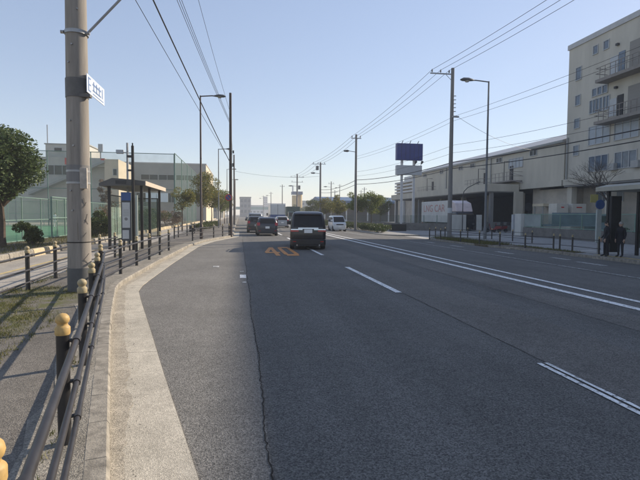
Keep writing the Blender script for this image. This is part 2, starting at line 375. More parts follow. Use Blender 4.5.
# crack along the joint between the bay and the lane
for (x0, ya, yb, wd, nm) in ((.22, -2, 34, .015, 'joint_crack'),):
    s = MB(); r2 = random.Random(3); pts = []; y = ya; x = x0
    while y < yb:
        pts.append((x0+r2.uniform(-.009,.009)+.014*math.sin(y*1.3)+.006*math.sin(y*4.3+1), y, max(.006, wd*r2.uniform(.35,1.)))); y += .045 if y < 9 else .12
    n = len(pts)
    s.add([(a-c_/2, b, .010) for a, b, c_ in pts]+[(a+c_/2, b, .010) for a, b, c_ in pts], [(i, n+i, n+i+1, i+1) for i in range(n-1)])
    # side branches near the camera
    for k in range(0):
        b = r2.uniform(2.6, 6.); L_ = r2.uniform(.06,.28); px, py = x0, b
        for q in range(5):
            nx, ny = px+L_/5, py+r2.uniform(-.03,.03)
            s.add([(px,py,.010),(nx,ny,.010),(nx,ny+.008,.010),(px,py+.010,.010)], [(0,1,2,3)]); px, py = nx, ny
    struct(s.build(nm, CRACK))
s = MB(); r2 = random.Random(5)       # fine cracks across the lanes
for (xa, ya, xb, yb) in ((1.0,14.4,3.2,14.9),(1.2,13.2,3.4,13.35),(3.62,10.1,3.62,3.0),(5.1,16,6.6,6.0),(.5,9.2,1.6,9.6),(5.6,20,6.4,9.0),(9.4,20,9.8,12)):
    n = 40; pr = None
    for i in range(n+1):
        t = i/n; q = (xa+(xb-xa)*t+r2.uniform(-.02,.02), ya+(yb-ya)*t+r2.uniform(-.02,.02))
        if pr:
            d = Vector((q[0]-pr[0], q[1]-pr[1])).normalized(); nv = Vector((-d.y, d.x))*.0032
            z = .010+max(zr(q[0]), zr(pr[0]))
            s.add([(pr[0]-nv.x,pr[1]-nv.y,z),(q[0]-nv.x,q[1]-nv.y,z),(q[0]+nv.x,q[1]+nv.y,z),(pr[0]+nv.x,pr[1]+nv.y,z)], [(0,1,2,3)])
        pr = q
struct(s.build('lane_cracks', CRACK))
# painted markings, each a sheet above the asphalt
mk = struct(MB().sheet([(7.34,-20),(7.54,-20),(7.54,180),(7.34,180)], .010).build('centre_line', WHITE))
s = MB(); y = -20
while y < 120:
    s.sheet([(8.03,y),(8.21,y),(8.21,y+5.),(8.03,y+5.)], lambda p: zr(p[0])+.010); y += 5.0
struct(s.build('second_centre_line', WHITE))
for k in range(-2, 14):
    y = 10.3+10*k
    for x0, x1 in ((3.475,3.535),(3.575,3.625)) if k < 0 else ((3.475,3.625),):
        if k >= 0: struct(MB().sheet([(x0,y),(x1,y),(x1,y+5.3),(x0,y+5.3)], .010).build('lane_dash', WHITE))
        else: struct(MB().sheet([(x0,y-.1),(x1,y-.1),(x1,y+4.8),(x0,y+4.8)], .010).build('lane_dash', WHITE))
struct(MB().sheet([(11.85,-20),(11.97,-20),(11.97,37),(11.85,37)], lambda p: zr(p[0])+.010).build('bay_line', WORNW))
struct(MB().sheet([(11.0,42),(11.15,42),(11.15,180),(11.0,180)], lambda p: zr(p[0])+.010).build('edge_line', WORNW))
for (x, y, a, b) in ((13.3,22,.35,1.5),(13.9,16.5,.3,1.6),(13.1,27,.3,1.6),(13.,31,.3,1.4),(14.2,19,.3,1.2)):
    struct(MB().sheet([(x,y),(x+a,y),(x+a,y+b),(x,y+b)], lambda p: zr(p[0])+.010).build('worn_bay_mark', WORNW))
for (x, y, a, b) in ((.02,13.15,.17,.75),(.08,12.2,.1,.3),(-.85,15.95,.2,.4),(.02,14.6,.12,.2)):
    struct(MB().sheet([(x,y),(x+a,y),(x+a,y+b),(x,y+b)], .012).build('paint_remnant', WORNW if b < .7 else WHITE))
# the long orange 40
def stroke(s, pts, wx, wy):
    for (a, b), (c, d) in zip(pts, pts[1:]):
        if abs(a-c) < 1e-6: s.sheet([(a-wx/2,min(b,d)-wy/2),(a+wx/2,min(b,d)-wy/2),(a+wx/2,max(b,d)+wy/2),(a-wx/2,max(b,d)+wy/2)], .010)
        elif abs(b-d) < 1e-6: s.sheet([(min(a,c)-wx/2,b-wy/2),(max(a,c)+wx/2,b-wy/2),(max(a,c)+wx/2,b+wy/2),(min(a,c)-wx/2,b+wy/2)], .011)
        else: s.sheet([(a-wx/2,b),(a+wx/2,b),(c+wx/2,d),(c-wx/2,d)] if b < d else [(c-wx/2,d),(c+wx/2,d),(a+wx/2,b),(a-wx/2,b)], .012)
s = MB(); x0 = 1.22; y0 = 20.3
stroke(s, [(x0+.42,y0),(x0+.42,y0+4.9)], .19, .2); stroke(s, [(x0+.02,y0+1.6),(x0+.56,y0+1.6)], .12, .6)
stroke(s, [(x0+.02,y0+1.7),(x0+.40,y0+4.9)], .19, .2)
x1 = x0+.82
stroke(s, [(x1,y0+.5),(x1,y0+4.5)], .19, .2); stroke(s, [(x1+.46,y0+.5),(x1+.46,y0+4.5)], .19, .2)
stroke(s, [(x1+.05,y0+.2),(x1+.41,y0+.2)], .16, .8); stroke(s, [(x1+.05,y0+4.75),(x1+.41,y0+4.75)], .16, .8)
struct(s.build('speed_limit_marking', ORANGE))
# side path, its cream kerb blocks, planting strip, court
m = MB(); m.box(-7.55,-4.752,-30,900,-.3,.105); struct(m.build('side_path', PATHM))
struct(MB().sheet([(-6.35,-10),(-6.22,-10),(-6.22,90),(-6.35,90)], .110).build('path_line', YLINE))
m = MB(); m.box(-11.6,-7.80,-30,200,-.3,.20); struct(m.build('planting_strip', SOIL))
kb = MB(); kb.box(-7.798,-7.56,60,200,-.2,.3); kb2 = struct(kb.build('path_kerb', KERBY))
y = 6.
while y < 59:
    L_ = 1.95 if rnd.random() < .75 else .95
    d = rnd.uniform(0,.05); s = MB()
    s.prismy([(-7.798,-.1),(-7.555,-.1),(-7.62,.33-d*.4),(-7.65,.38-d*.4),(-7.798,.38-d*.4)], y+.02, y+L_-.02); s.build('kerb_block', KERBY if rnd.random() < .8 else KERB, kb2, bevel=.015); y += L_
m = MB(); m.box(-60,-11.602,10,67,-.3,.12); struct(m.build('sports_court', COURT))
m = MB(); m.box(-60,-11.602,-30,9.99,-.3,.10); m.box(-90,-11.602,67.01,200,-.3,.10); struct(m.build('school_ground', PATHM))
# right side: kerb line, pavement, driveway apron, yard
KR1 = [(16.3,-30),(16.3,23.2),(15.95,25),(15.25,27.4),(14.85,31),(14.7,35.2),(15.1,36.6),(16.2,37.5)]
KR2 = [(16.6,42.5),(14.6,42.6),(13.5,43.6),(13.2,45.5),(13.2,900)]
m = MB(); m.prism([(x+.15, y) for x, y in KR1[:-1]]+[(16.3,37.5),(25.6,37.5),(25.6,-30)], -.4, -.085); struct(m.build('far_sidewalk', RSIDE))
m = MB(); m.prism([(16.6,42.62),(14.7,42.72),(13.64,43.7),(13.36,45.5),(13.36,900),(19.4,900),(19.4,57),(24.7,53.4),(24.7,42.62)], -.4, -.085); struct(m.build('far_sidewalk', RSIDE))
m = MB(); m.add([(14.9,37.5,-.19),(25.6,37.5,-.12),(25.6,42.6,-.12),(14.9,42.6,-.19),(13.4,42.6,-.15),(13.4,37.5,-.15)], [(0,1,2,3),(5,0,3,4)]); struct(m.build('driveway_apron', APRON))
m = MB(); m.box(25.62,90,-30,200,-.41,-.105); m.box(19.42,25.6,57.1,200,-.4,-.107); m.box(24.72,25.6,42.7,57.0,-.4,-.107); struct(m.build('yard', YARD))
kro = struct(MB().box(13.2,13.34,60,900,-.4,-.07).build('far_kerb', KERB))
def kerb_run(line, ylim, L_=1.0):
    for (a, b), (c, d) in zip(line, line[1:]):
        A = Vector((a, b)); B = Vector((c, d)); n = max(1, round((B-A).length/L_)); dr = (B-A).normalized(); nv = Vector((dr.y, -dr.x))
        for i in range(n):
            p, q = A+(B-A)*(i/n)+dr*.006, A+(B-A)*((i+1)/n)-dr*.006
            if max(p.y, q.y) < ylim[0] or p.y > ylim[1]: continue
            s = MB(); s.prism([(p.x,p.y),(q.x,q.y),(q.x+nv.x*.145,q.y+nv.y*.145),(p.x+nv.x*.145,p.y+nv.y*.145)][::-1], -.4, -.072+rnd.uniform(-.006,.006)); s.build('kerb_stone', KERB, kro)
kerb_run(KR1, (9, 40)); kerb_run(KR2[:-1]+[(13.2,60)], (40, 60))
struct(MB().sheet([(16.75,14),(17.05,14),(17.05,20.5),(16.75,20.5)], -.079).build('tactile_paving', YLINE))
m = MB(); m.prism([(15.1,27.6),(14.95,35),(16.0,36.8),(17.2,36.8),(17.2,27.6)], -.3, -.07); m.prism([(16.5,21.5),(16.5,23.3),(15.6,27.2),(17.2,27.2),(17.2,21.5)], -.3, -.071); struct(m.build('verge', SOIL))
struct(MB().sheet([(17.3,20.8),(19.0,20.8),(19.0,23.4),(17.3,23.4)], -.078).build('bus_stop_slab', APRON))

# ------------------------------------------------------------------ leaves and trees
def leaves(name, clumps, n, size, mat, parent, seed, flat=.6, world=True):
    g = np.random.default_rng(seed); cs = np.array([c for c, r in clumps]); rs = np.array([r for c, r in clumps])
    vol = rs**2; idx = g.choice(len(cs), n, p=vol/vol.sum())
    d = g.normal(size=(n,3)); d /= np.linalg.norm(d, axis=1)[:,None]
    p = cs[idx]+d*(rs[idx]*g.uniform(.35,1.05,n)**.6)[:,None]*np.array([1,1,.8])
    a = g.normal(size=(n,3)); a[:,2] *= flat; a /= np.linalg.norm(a, axis=1)[:,None]
    b = np.cross(a, g.normal(size=(n,3))); b /= np.linalg.norm(b, axis=1)[:,None]
    s = size*g.uniform(.6,1.35,n)[:,None]
    v = np.stack([p-a*s, p+b*s*.5, p+a*s, p-b*s*.5], 1).reshape(-1,3)
    if world and parent is not None: v = v-np.array(wloc(parent))
    me = bpy.data.meshes.new(name); me.vertices.add(4*n); me.vertices.foreach_set('co', v.ravel())
    me.loops.add(4*n); me.loops.foreach_set('vertex_index', np.arange(4*n, dtype=np.int32)); me.polygons.add(n)
    me.polygons.foreach_set('loop_start', np.arange(0,4*n,4,dtype=np.int32)); me.polygons.foreach_set('loop_total', np.full(n,4,np.int32))
    me.update(calc_edges=True); me.materials.append(mat)
    o = link(bpy.data.objects.new(name, me)); o.parent = parent; return o
def tree(name, label, cat, loc, h, th, cr, nl, ls, mat, seed, group=None, ncl=26, rt_=.1, lean=0):
    t = thing(name, label, cat, loc, 0, group); q = random.Random(seed)
    X, Y, Z = loc; cz = Z+(h+th)/2; rz = (h-th)/2; clumps = []
    for i in range(ncl):
        while True:
            d = Vector((q.uniform(-1,1), q.uniform(-1,1), q.uniform(-1,1)))
            if .3 < d.length < 1: break
        k = q.uniform(.22,.42)
        clumps.append(((X+lean+d.x*cr*.8, Y+d.y*cr*.8, cz+d.z*rz*.82), k*min(cr, rz)*1.15))
    s = MB(); fork = Vector((X+lean*.5, Y, Z+th+rz*.2))
    s.tube([(X,Y,Z-.1),(X+lean*.1,Y,Z+.25*th),(X+lean*.3+.03,Y,Z+.7*th),fork], [rt_*1.35,rt_,rt_*.85,rt_*.65], 8)
    for c, r in clumps[:max(6, ncl//2)]:
        e = Vector(c); mid = fork.lerp(e, .5)+Vector((0,0,-.1*rz)); s.tube([fork-Vector((0,0,.15)), mid, e], [rt_*.5,rt_*.28,rt_*.1], 5)
    s.build('trunk', BARK, t, True); leaves('crown', clumps, nl, ls, mat, t, seed)
    return t
def bush(name, label, loc, rx, ry, h, nl, ls, mat, seed, group=None, cat='shrub', ncl=14):
    t = thing(name, label, cat, loc, 0, group); q = random.Random(seed); X, Y, Z = loc; cl = []
    for i in range(ncl):
        k = q.uniform(.3,.5)*min(rx, h*.7); cl.append(((X+q.uniform(-1,1)*(rx-k*.6), Y+q.uniform(-1,1)*max(.05, ry-k*.6), Z+k*.6+q.uniform(0,1)**.8*max(.05, h-k*1.4)), k))
    s = MB()
    for c, r in cl[:8]: s.tube([(X+(c[0]-X)*.3, Y+(c[1]-Y)*.3, Z-.05), c], [.02,.008], 4)
    s.build('stems', BARK, t); leaves('foliage', cl, nl, ls, mat, t, seed); return t

# ------------------------------------------------------------------ pedestrian fences
def cap_mesh(mat, nm):
    s = MB(); s.lathe([(.047,0),(.050,.012),(.050,.05),(.044,.058),(.034,.068),(.034,.078),(.043,.088),(.047,.105),(.043,.125),(.028,.142),(.004,.15)], n=16); return s.mesh('cap', mat, True)
capY, capC = cap_mesh(CAPY, 'y'), cap_mesh(CAPC, 'c')
def small_cap():
    s = MB(); s.lathe([(.05,0),(.052,.05),(.035,.06),(.045,.075),(.045,.1),(.02,.125),(.003,.13)], n=10); return s.mesh('cap', CAPC, True)
capS = small_cap()
def post_mesh(r, h):
    s = MB(); s.lathe([(r*1.05,-.08),(r*1.05,.02),(r,.03),(r,h)], n=14); return s.mesh('post', POSTM, True)
BRK = MB().tube([(.03,0,0),(.085,0,0)], .014, 6).mesh('bracket', POSTM)
postN, postS = post_mesh(.043,.78), post_mesh(.045,.74)
def fence(label, pts, z0, side, rails=(.19,.44,.73), group='pedestrian fences', caps=None, near=False, post=None, rr=(.020,.020,.0225)):
    t = thing('pedestrian_fence', label, 'fence', (pts[0][0], pts[0][1], z0), 0, group)
    pos = [Vector((a, b, z0)) for a, b in pts]; n = len(pos)
    for i, p in enumerate(pos):
        po = inst('post', post or (postN if near else postS), t, p)
        c = (caps[i] if caps else (capC if near else capS)); q = link(bpy.data.objects.new('cap', c)); q.parent = po; q.location = (0,0,.775 if near else .735)
        d = (pos[min(i+1,n-1)]-pos[max(i-1,0)]).normalized(); nv = Vector((d.y,-d.x,0))*side
        for h in rails:
            q = link(bpy.data.objects.new('bracket', BRK)); q.parent = po; q.location = (0,0,h); q.rotation_euler = (0,0,math.atan2(nv.y, nv.x))
    for h, r in zip(rails, rr):
        for i in range(n-1):
            d = (pos[i+1]-pos[i]).normalized(); nv = Vector((d.y,-d.x,0))*side*.085
            a, b = pos[i]+nv+Vector((0,0,h)), pos[i+1]+nv+Vector((0,0,h))
            o = MB().tube([a, b], r, 12 if near else 7).build('rail', RAILM, t, True)
            if near and i > 0: MB().tube([a-d*.06, a+d*.06], r*1.28, 12).build('sleeve', RAILM, o, True)
    return t
fx = lambda y: -1.20-.232*(y-3.5)
near_pts = [(fx(-.3), -.3), (-.768,1.60)]+[(fx(y), y) for y in (3.55,5.4,7.2,9.0)]+[(-3.08,11.45)]
fence('dark three rail fence with yellow capped posts beside the gutter, nearest to viewer', near_pts, .13, 1, near=True, caps=[capY,capY,capY,capC,capC,capC,capC])
fence('dark three rail fence with cream caps along the bay, ending before the bus shelter', [(-3.08,11.47),(-3.12,13.45),(-3.14,15.6),(-3.10,17.5),(-3.06,19.5),(-3.04,21.8)], .13, 1, near=True)
fence('dark three rail fence between the grassy pavement and the pale side path', [(-4.2,6.9),(-4.28,8.9),(-4.36,10.86),(-4.5,12.79),(-4.54,14.8),(-4.55,16.84),(-4.5,18.6)], .13, 1, near=True)
fence('low dark fence on the kerb in front of the brown lamp pole', [(-2.75,29.6),(-2.33,31.65),(-1.72,33.6),(-1.17,35.2),(-.75,36.6)], .13, 1, near=True)
fence('short dark fence behind the bus bay beyond the shelter', [(-4.15,32.3),(-4.1,34.0),(-3.75,36.2),(-3.6,38.4),(-3.6,40.6)], .13, 1, near=True)
fence('dark kerbside fence across the road under the concrete power pole', [(14.95,36.2),(15.0,34.2),(15.2,31.3),(15.35,28.9),(15.62,26.9),(16.15,25.1),(17.3,24.2)], -.075, -1, rails=(.25,.66), rr=(.018,.018))
fence('pair of dark capped posts and rail fence beside the white slab, across the road', [(17.36,23.75),(17.33,22.7),(17.25,20.7)], -.075, -1, rails=(.25,.66), rr=(.018,.018))
fence('dark fence at the back of the far pavement before the yard entrance', [(16.3,38.2),(17.2,38.3),(18.6,37.0),(19.68,35.1),(19.7,32.2),(19.68,29.8)], -.085, -1, rails=(.25,.66), rr=(.018,.018))

# ------------------------------------------------------------------ poles, lamps, wires
def wire(label, a, b, sag, r=.012, n=14, grp='overhead wires', mat=None):
    A, B = Vector(a), Vector(b); pts = []
    for i in range(n+1):
        t = i/n; p = A.lerp(B, t); p.z -= sag*4*t*(1-t); pts.append(p)
    o = MB().tube(pts, r, 5).build('overhead_wire', mat or CABLE, None, True); return tag(o, label, 'wire', grp)
# big concrete pole on the left
PX, PY = -3.27, 10.62
t = thing('utility_pole', 'thick pale concrete utility pole with address plate rising above the grassy pavement', 'utility pole', (PX,PY,.125))
MB().tube([(PX,PY,.0),(PX+.02,PY,4),(PX+.05,PY,13.6)], [.228,.21,.155], 28).build('shaft', POLEC, t, True)
MB().tube([(PX,PY,.1),(PX,PY,.62)], [.233,.231], 28).build('base_sheet', POLEP, t, True)
MB().tube([(PX+.003,PY,1.14),(PX+.003,PY,1.16)], .2275, 28).build('seam', CRACK, t, True)
s = MB()
for z in (2.36,2.60): s.tube([(PX+.012,PY,z-.02),(PX+.012,PY,z+.02)], .226, 24)
s.build('strap_band', STEEL, t, True)
s = MB(); s.tube([(PX+.012,PY,2.36),(PX+.012,PY,2.72)], .222, 24); s.build('wrap', PLATEW if False else POLER, t, True)
s = MB(); s.box(PX+.10,PX+.236,PY-.215,PY-.14,2.24,2.66); s.build('notice_plate', pm('aged notice', (.42,.38,.33), .8, .2, 8), t, bevel=.01)
s = MB(); s.tube([(PX+.03,PY,5.34),(PX+.03,PY,5.41)], .225, 24); s.tube([(PX-.25,PY-.06,5.375),(PX-.19,PY-.06,5.375)], .035, 8); s.tube([(PX+.22,PY-.06,5.375),(PX+.30,PY-.06,5.375)], .035, 8); s.build('clamp_band', STEEL, t, True)
MB().tube([(PX+.26,PY-.06,5.38),(PX+.95,PY-.06,6.16),(PX+1.5,PY-.06,6.8)], .026, 8).build('stay_arm', STEEL, t, True)
s = MB(); a = Vector((PX+.245,PY-.16,0)); b = Vector((PX+.235,PY+1.15,0)); d = (b-a).normalized(); nv = Vector((d.y,-d.x,0))
pl = MB().add([(a.x,a.y,4.22),(b.x,b.y,4.02),(b.x,b.y,4.32),(a.x,a.y,4.52)], [(0,1,2,3)])
# address plate: white board with blue lettering strokes, standing out from the pole
def plate_pt(u, v, o=0.): return (a.x+(b.x-a.x)*u+nv.x*o, a.y+(b.y-a.y)*u+nv.y*o, 4.19+v*.37)
vs_ = [plate_pt(0,0),plate_pt(1,0),plate_pt(1,1),plate_pt(0,1),plate_pt(0,0,.012),plate_pt(1,0,.012),plate_pt(1,1,.012),plate_pt(0,1,.012)]
pl = MB().add(vs_, [(0,3,2,1),(4,5,6,7),(0,1,5,4),(1,2,6,5),(2,3,7,6),(3,0,4,7)]).build('address_plate', pm('plate pale blue', (.62,.68,.78), .45, .05, 5), t)
s = MB()
for (u0_, u1_, v0_, v1_) in ((.06,.10,.12,.88),(.10,.20,.8,.88),(.10,.20,.46,.53),(.10,.20,.12,.2),(.30,.78,.62,.72),(.34,.38,.3,.85),(.5,.54,.3,.85),(.66,.7,.3,.85),(.3,.78,.3,.38),(.3,.92,.12,.17),(.84,.88,.3,.85)):
    for oo in (.0165,):
        s.add([plate_pt(u0_,v0_,oo),plate_pt(u1_,v0_,oo),plate_pt(u1_,v1_,oo),plate_pt(u0_,v1_,oo)], [(0,1,2,3)])
    s.add([plate_pt(u0_,v0_,-.0045),plate_pt(u0_,v1_,-.0045),plate_pt(u1_,v1_,-.0045),plate_pt(u1_,v0_,-.0045)], [(0,1,2,3)])
s.build('lettering', pm('plate blue print', (.16,.24,.42), .5, .1, 9), pl)
s = MB(); s.tube([(PX+.02,PY,4.08),(PX+.02,PY,4.46)], .2185, 24); s.box(PX+.12,PX+.32,PY-.2,PY-.06,4.08,4.14); s.build('bracket_and_shade_band', pm('bracket and shade grey', (.12,.115,.11), .6, .2, 5), t, True)  # dark band on the shaft partly paints the bracket's shadow; box is the bracket
s = MB(); r2 = random.Random(4)
for z in (1.8,2.2,3.1,3.6,4.75,5.1,5.8,6.3):
    an = -math.pi/2+r2.uniform(-.5,.5); R_ = .222-.006*(z-2); s.tube([(PX+.02+R_*.95*math.cos(an),PY+R_*.95*math.sin(an),z),(PX+.02+(R_+.03)*math.cos(an),PY+(R_+.03)*math.sin(an),z)], .016, 6)
s.build('step_bolt', STEEL, t, True)
s = MB(); s.box(PX-.9,PX+1.1,PY-.05,PY+.05,12.6,12.72); s.box(PX-.7,PX+.9,PY-.05,PY+.05,11.4,11.5); s.build('crossarm', STEEL, t)
s = MB(); r2 = random.Random(12)     # scratched marks on the lower shaft
def scratch(an, z0_, da, dz):
    p = []
    for k in range(6):
        f_ = k/5; aa = an+da*f_; p.append((PX+.006+.2285*math.cos(aa), PY+.2285*math.sin(aa), z0_+dz*f_))
    MB().tube(p, .0035, 4).build('scratched_mark', pm('scratch', (.10,.09,.08), .9, .2, 9) if 'scratch' not in bpy.data.materials else bpy.data.materials['scratch'], t, True)
for an, z0_, da, dz in ((-.9,.80,.5,.12),(-.9,.80,.5,-.12),(-.75,1.55,.25,.18),(-.75,1.62,.3,-.1),(-1.0,1.25,.35,.1),(-1.35,1.2,-.05,.35),(-.7,1.9,-.15,.15),(-.9,1.85,.3,.12)): scratch(an, z0_, da, dz)

def lamp(label, x, y, z0, h, arm, mat, r=.075, head=1.0, group='street lamps'):
    t = thing('street_lamp', label, 'street lamp', (x,y,z0), 0, group); sg = 1 if arm > 0 else -1
    MB().tube([(x,y,z0-.1),(x,y,z0+.9),(x,y,z0+.95),(x,y,h)], [r*1.3,r*1.3,r,r*.62], 12).build('pole', mat, t, True)
    MB().tube([(x,y,h-.05),(x+arm*.5,y,h+.02),(x+arm*.7,y,h)], r*.5, 8).build('arm', mat, t, True)
    xa = x+arm-sg*.62*head; L_ = .75*head
    s = MB(); vs_ = []; n = 10
    for k, (f_, wd, ht) in enumerate(((0,.05,.05),(.12,.09,.08),(.4,.15,.13),(.8,.155,.12),(1,.06,.04))):
        for j in range(n):
            an = 2*math.pi*j/n; zz = math.sin(an)*ht*head; zz = zz if zz > 0 else zz*.45
            vs_.append((xa+sg*L_*f_, y+math.cos(an)*wd*head, h+.0+zz))
    s.add(vs_, [(k*n+j, k*n+(j+1)%n, (k+1)*n+(j+1)%n, (k+1)*n+j) for k in range(4) for j in range(n)]+[tuple(range(n)), tuple(range(4*n,5*n))])
    hd = s.build('lamp_head', HEADG, t, True)
    s = MB(); s.tube([(xa+sg*L_*.5,y,h-.035*head),(xa+sg*L_*.5,y,h-.10*head)], [.14*head,.09*head], 12); s.build('lens', LENS, hd, True)
    return t
lamp('tall brown street lamp with one arm, nearest on the left beside the low fence', -2.4, 31.65, .13, 9.22, 1.45, POLEB)
lamp('grey street lamp seen just left of the dark pole with the round sign', -2.35, 57.5, .13, 9.3, 1.45, POLEG)
lamp('third street lamp along the left pavement, half hidden by the dark pole', -2.0, 83, .13, 9.3, 1.45, POLEG)
lamp('farthest street lamp on the left pavement', -1.7, 108, .13, 9.3, 1.45, POLEG)
lamp('tall grey street lamp with large head in front of the long warehouse', 19.1, 35.1, -.08, 12.15, -2.15, POLEG, .095, 1.45)
# dark pole with the round sign
def upole(label, x, y, z0, h, r, mat, arms=(), group='utility poles'):
    t = thing('utility_pole', label, 'utility pole', (x,y,z0), 0, group)
    MB().tube([(x,y,z0-.1),(x,y,h)], [r,r*.7], 14).build('shaft', mat, t, True)
    for (z, xa, xb, ins) in arms:
        ar = MB().box(x+xa,x+xb,y-.045,y+.045,z-.04,z+.04).build('crossarm', STEEL, t)
        for xi in ins:
            s = MB(); s.tube([(x+xi,y,z+.04),(x+xi,y,z+.12)], .015, 5); s.lathe([(.03,0),(.07,.02),(.05,.07),(.065,.10),(.045,.16),(.02,.22)], (x+xi,y,z+.1), 8); s.build('insulator', POLEG, ar, True)
    return t
t = upole('slim dark utility pole carrying a round no parking sign', -.62, 36.9, .13, 10.75, .13, WOODP)
s = MB(); s.tube([(-.78,36.68,2.98),(-.78,36.70,2.98)], .25, 24); sg = s.build('round_sign', SIGNR, t)
s = MB(); s.tube([(-.78,36.665,2.98),(-.78,36.679,2.98)], .185, 24); s.build('sign_face', SIGNB, sg)
s = MB(); s.add([(-.93,36.66,3.10),(-.90,36.66,3.13),(-.63,36.66,2.86),(-.66,36.66,2.83)], [(0,1,2,3)]); s.build('slash', SIGNR, sg)
s = MB(); s.box(-.80,-.60,36.70,36.76,2.9,2.96); s.box(-.48,-.36,36.8,37,6.3,6.5); s.box(-.5,-.38,36.8,37,5.3,5.55); s.build('bracket', DSTEEL, t)
upole('second dark utility pole farther along the left pavement', -.75, 76, .13, 10.9, .14, WOODP)
upole('pale distant utility pole on the left beyond the dark ones', -1.0, 130, .13, 11, .15, POLER)
t = upole('tall concrete power pole with one-sided crossarm in front of the warehouse gate', 16.5, 35.94, -.08, 13.25, .185, POLER, ((12.78,-1.85,.12,(-1.7,-1.0,-.3)),))
s = MB(); s.tube([(16.5,35.9,12.2),(15.9,35.9,12.74)], .02, 5); s.build('brace', STEEL, t)
s = MB(); s.box(16.45,16.95,35.6,35.75,9.4,9.52); s.build('cable_bracket', STEEL, t)
s = MB()
for k in range(5): s.tube([(16.58,35.9,9.9+k*.3),(16.78,35.85,9.9+k*.3)], .03, 6)
s.build('cable_rack', POLEG, t)
MB().tube([(16.5,35.94,1.95),(16.5,35.94,2.35)], .186, 14).build('band_plate', BOARDW, t, True)
def plamp(t, x, y, z, L_):
    MB().tube([(x,y,z-.1),(x-L_*.6,y,z)], .035, 6).build('lamp_arm', POLEG, t, True)
    MB().tube([(x-L_*.55,y,z),(x-L_*.7,y,z),(x-L_,y,z-.02)], [.05,.14,.08], 8).build('lamp_head', HEADG, t, True)
t = upole('concrete pole with a lamp arm at the end of the planted island', 13.55, 55.3, -.08, 11.15, .17, POLER, ((10.7,-.6,.6,(-.5,0,.5)),)); plamp(t, 13.5, 55.2, 9.2, 1.45)
t = upole('concrete pole with lamp and box, second beyond the island', 13.5, 80, -.08, 10.5, .19, POLER, ((10.2,-1.4,.9,(-1.2,-.4,.7)),)); plamp(t, 13.5, 80, 8.7, 1.6)
s = MB().tube([(12.95,80,9.2),(12.95,80,9.9)], .25, 10).build('transformer', POLEG, t, True)
t = upole('cluttered double crossarm pole in front of the yellow tower', 13.4, 112, -.08, 11.2, .22, POLER, ((10.4,-1.6,1.6,(-1.4,-.5,.6,1.4)),(9.3,-1.4,1.4,(-1.2,1.2)))); plamp(t, 13.4, 112, 8.4, 2.)
s = MB().tube([(13.9,112,7.6),(13.9,112,8.5)], .28, 10).build('transformer', POLEG, t, True)
for lb, x, y, h in (('thin far pole just left of the cluttered crossarm pole', 13.3, 150, 11), ('distant pole right of the second lamp pole above the trees', 24, 125, 10.5), ('short far pole second from the blue sign tower', 30, 150, 9.5), ('far thin pole between the island trees and the blue sign', 37, 140, 10.),
                    ('far lamp mast on the right lane side near the white truck', 12.4, 190, 10.5), ('faint mast beyond the white truck box', 11.9, 240, 11), ('faint pole above the shed roof', 45, 175, 11), ('faint thin mast left of the island lamp pole', 40, 190, 14)):
    t = upole(lb, x, y, -.1, h, .16, POLER, ((h-.6,-.8,.8,(-.6,.6)),))
    if 'lamp' in lb or 'mast' in lb: plamp(t, x, y, h-1.4, 2.)
# wires
T1, T2, T3, T4 = (16.5,35.94,13.05), (13.55,55.3,10.95), (13.5,80,10.45), (13.4,112,10.7)
for k, (o, nm) in enumerate(((-1.7,'leftmost'),(-1.0,'middle'),(-.3,'rightmost'))):
    wire(f'thin power line from the crossarm pole to the upper right, {nm} of three', (16.5+o,35.94,13.05), (19.6+o,2,14.4), .5, .014)
    wire(f'thin power line from the crossarm pole down to the island lamp pole, {nm} of three', (16.5+o,35.94,13.05), (13.55-.5+.5*k,55.3,10.95), .25, .014)
    wire(f'distant power line between the two concrete lamp poles, {nm} of three', (13.55-.5+.5*k,55.3,10.95), (13.5-1.2+.8*k,80,10.45), .35, .016)
    wire(f'far power line running on to the cluttered pole, {nm} of three', (13.5-1.2+.8*k,80,10.45), (13.4-1.4+1.2*k,112,10.65), .45, .018)
for nm, za, zb, zc, sg in (('upper line of the high pair',9.55,10.2,8.6,.5),('lower line of the high pair',9.2,9.75,8.3,.5),('upper line of the faint middle pair',7.3,7.3,6.8,.6),('lower line of the faint middle pair',6.7,6.7,6.3,.6)):
    wire(f'wire across the warehouse front, {nm}, right of crossarm pole', (16.7,35.9,za), (18.8,2,zb), sg, .010)
    wire(f'wire towards the island pole, {nm}, left of crossarm pole', (16.7,35.9,za), (13.6,55.3,zc), .3, .010)
for nm, z, r in (('upper',5.95,.03),('lower',5.45,.026)):
    wire(f'thick black cable crossing the tower front, {nm} of two', (16.65,35.8,z), (18.2,2,z+.2), .45, r)
    wire(f'thick black cable beyond the crossarm pole towards the blue sign, {nm} of two', (16.65,35.8,z), (13.6,55.3,z-.1), .3, r)
    wire(f'far thick cable along the planted island, {nm} of two', (13.6,55.3,z-.1), (13.5,80,z), .4, r)
wire('single service wire dropping from the crossarm pole to the warehouse roof', (16.9,35.7,9.45), (33.9,51,9.3), .5, .012)
wire('thick spiral wrapped cable sloping from upper left to the slim dark pole', (PX+.3,PY,8.85), (-.6,36.9,5.5), .12, .024)
wire('thin wire left of the spiral cable', (PX,PY,8.2), (-.6,36.9,5.6), .1, .010)
for k in range(3): wire(f'thin high wire to the slim dark pole top, {("left","middle","right")[k]} of the close three', (PX+.55+.05*k,PY,9.8+.12*k), (-.62,36.9,8.4+.1*k), .2, .010)
wire('lone thin wire right of the close three, high on the left', (PX+1.05,PY,11.6), (-.6,36.9,9.2), .3, .009)
wire('far wire crossing high over the road beyond the cars', (-.75,76,8.4), (13.5,80,8.2), .5, .015)
wire('far wire along the left pavement behind the dark pole', (-.6,36.9,8.6), (-.75,76,8.9), .7, .012)

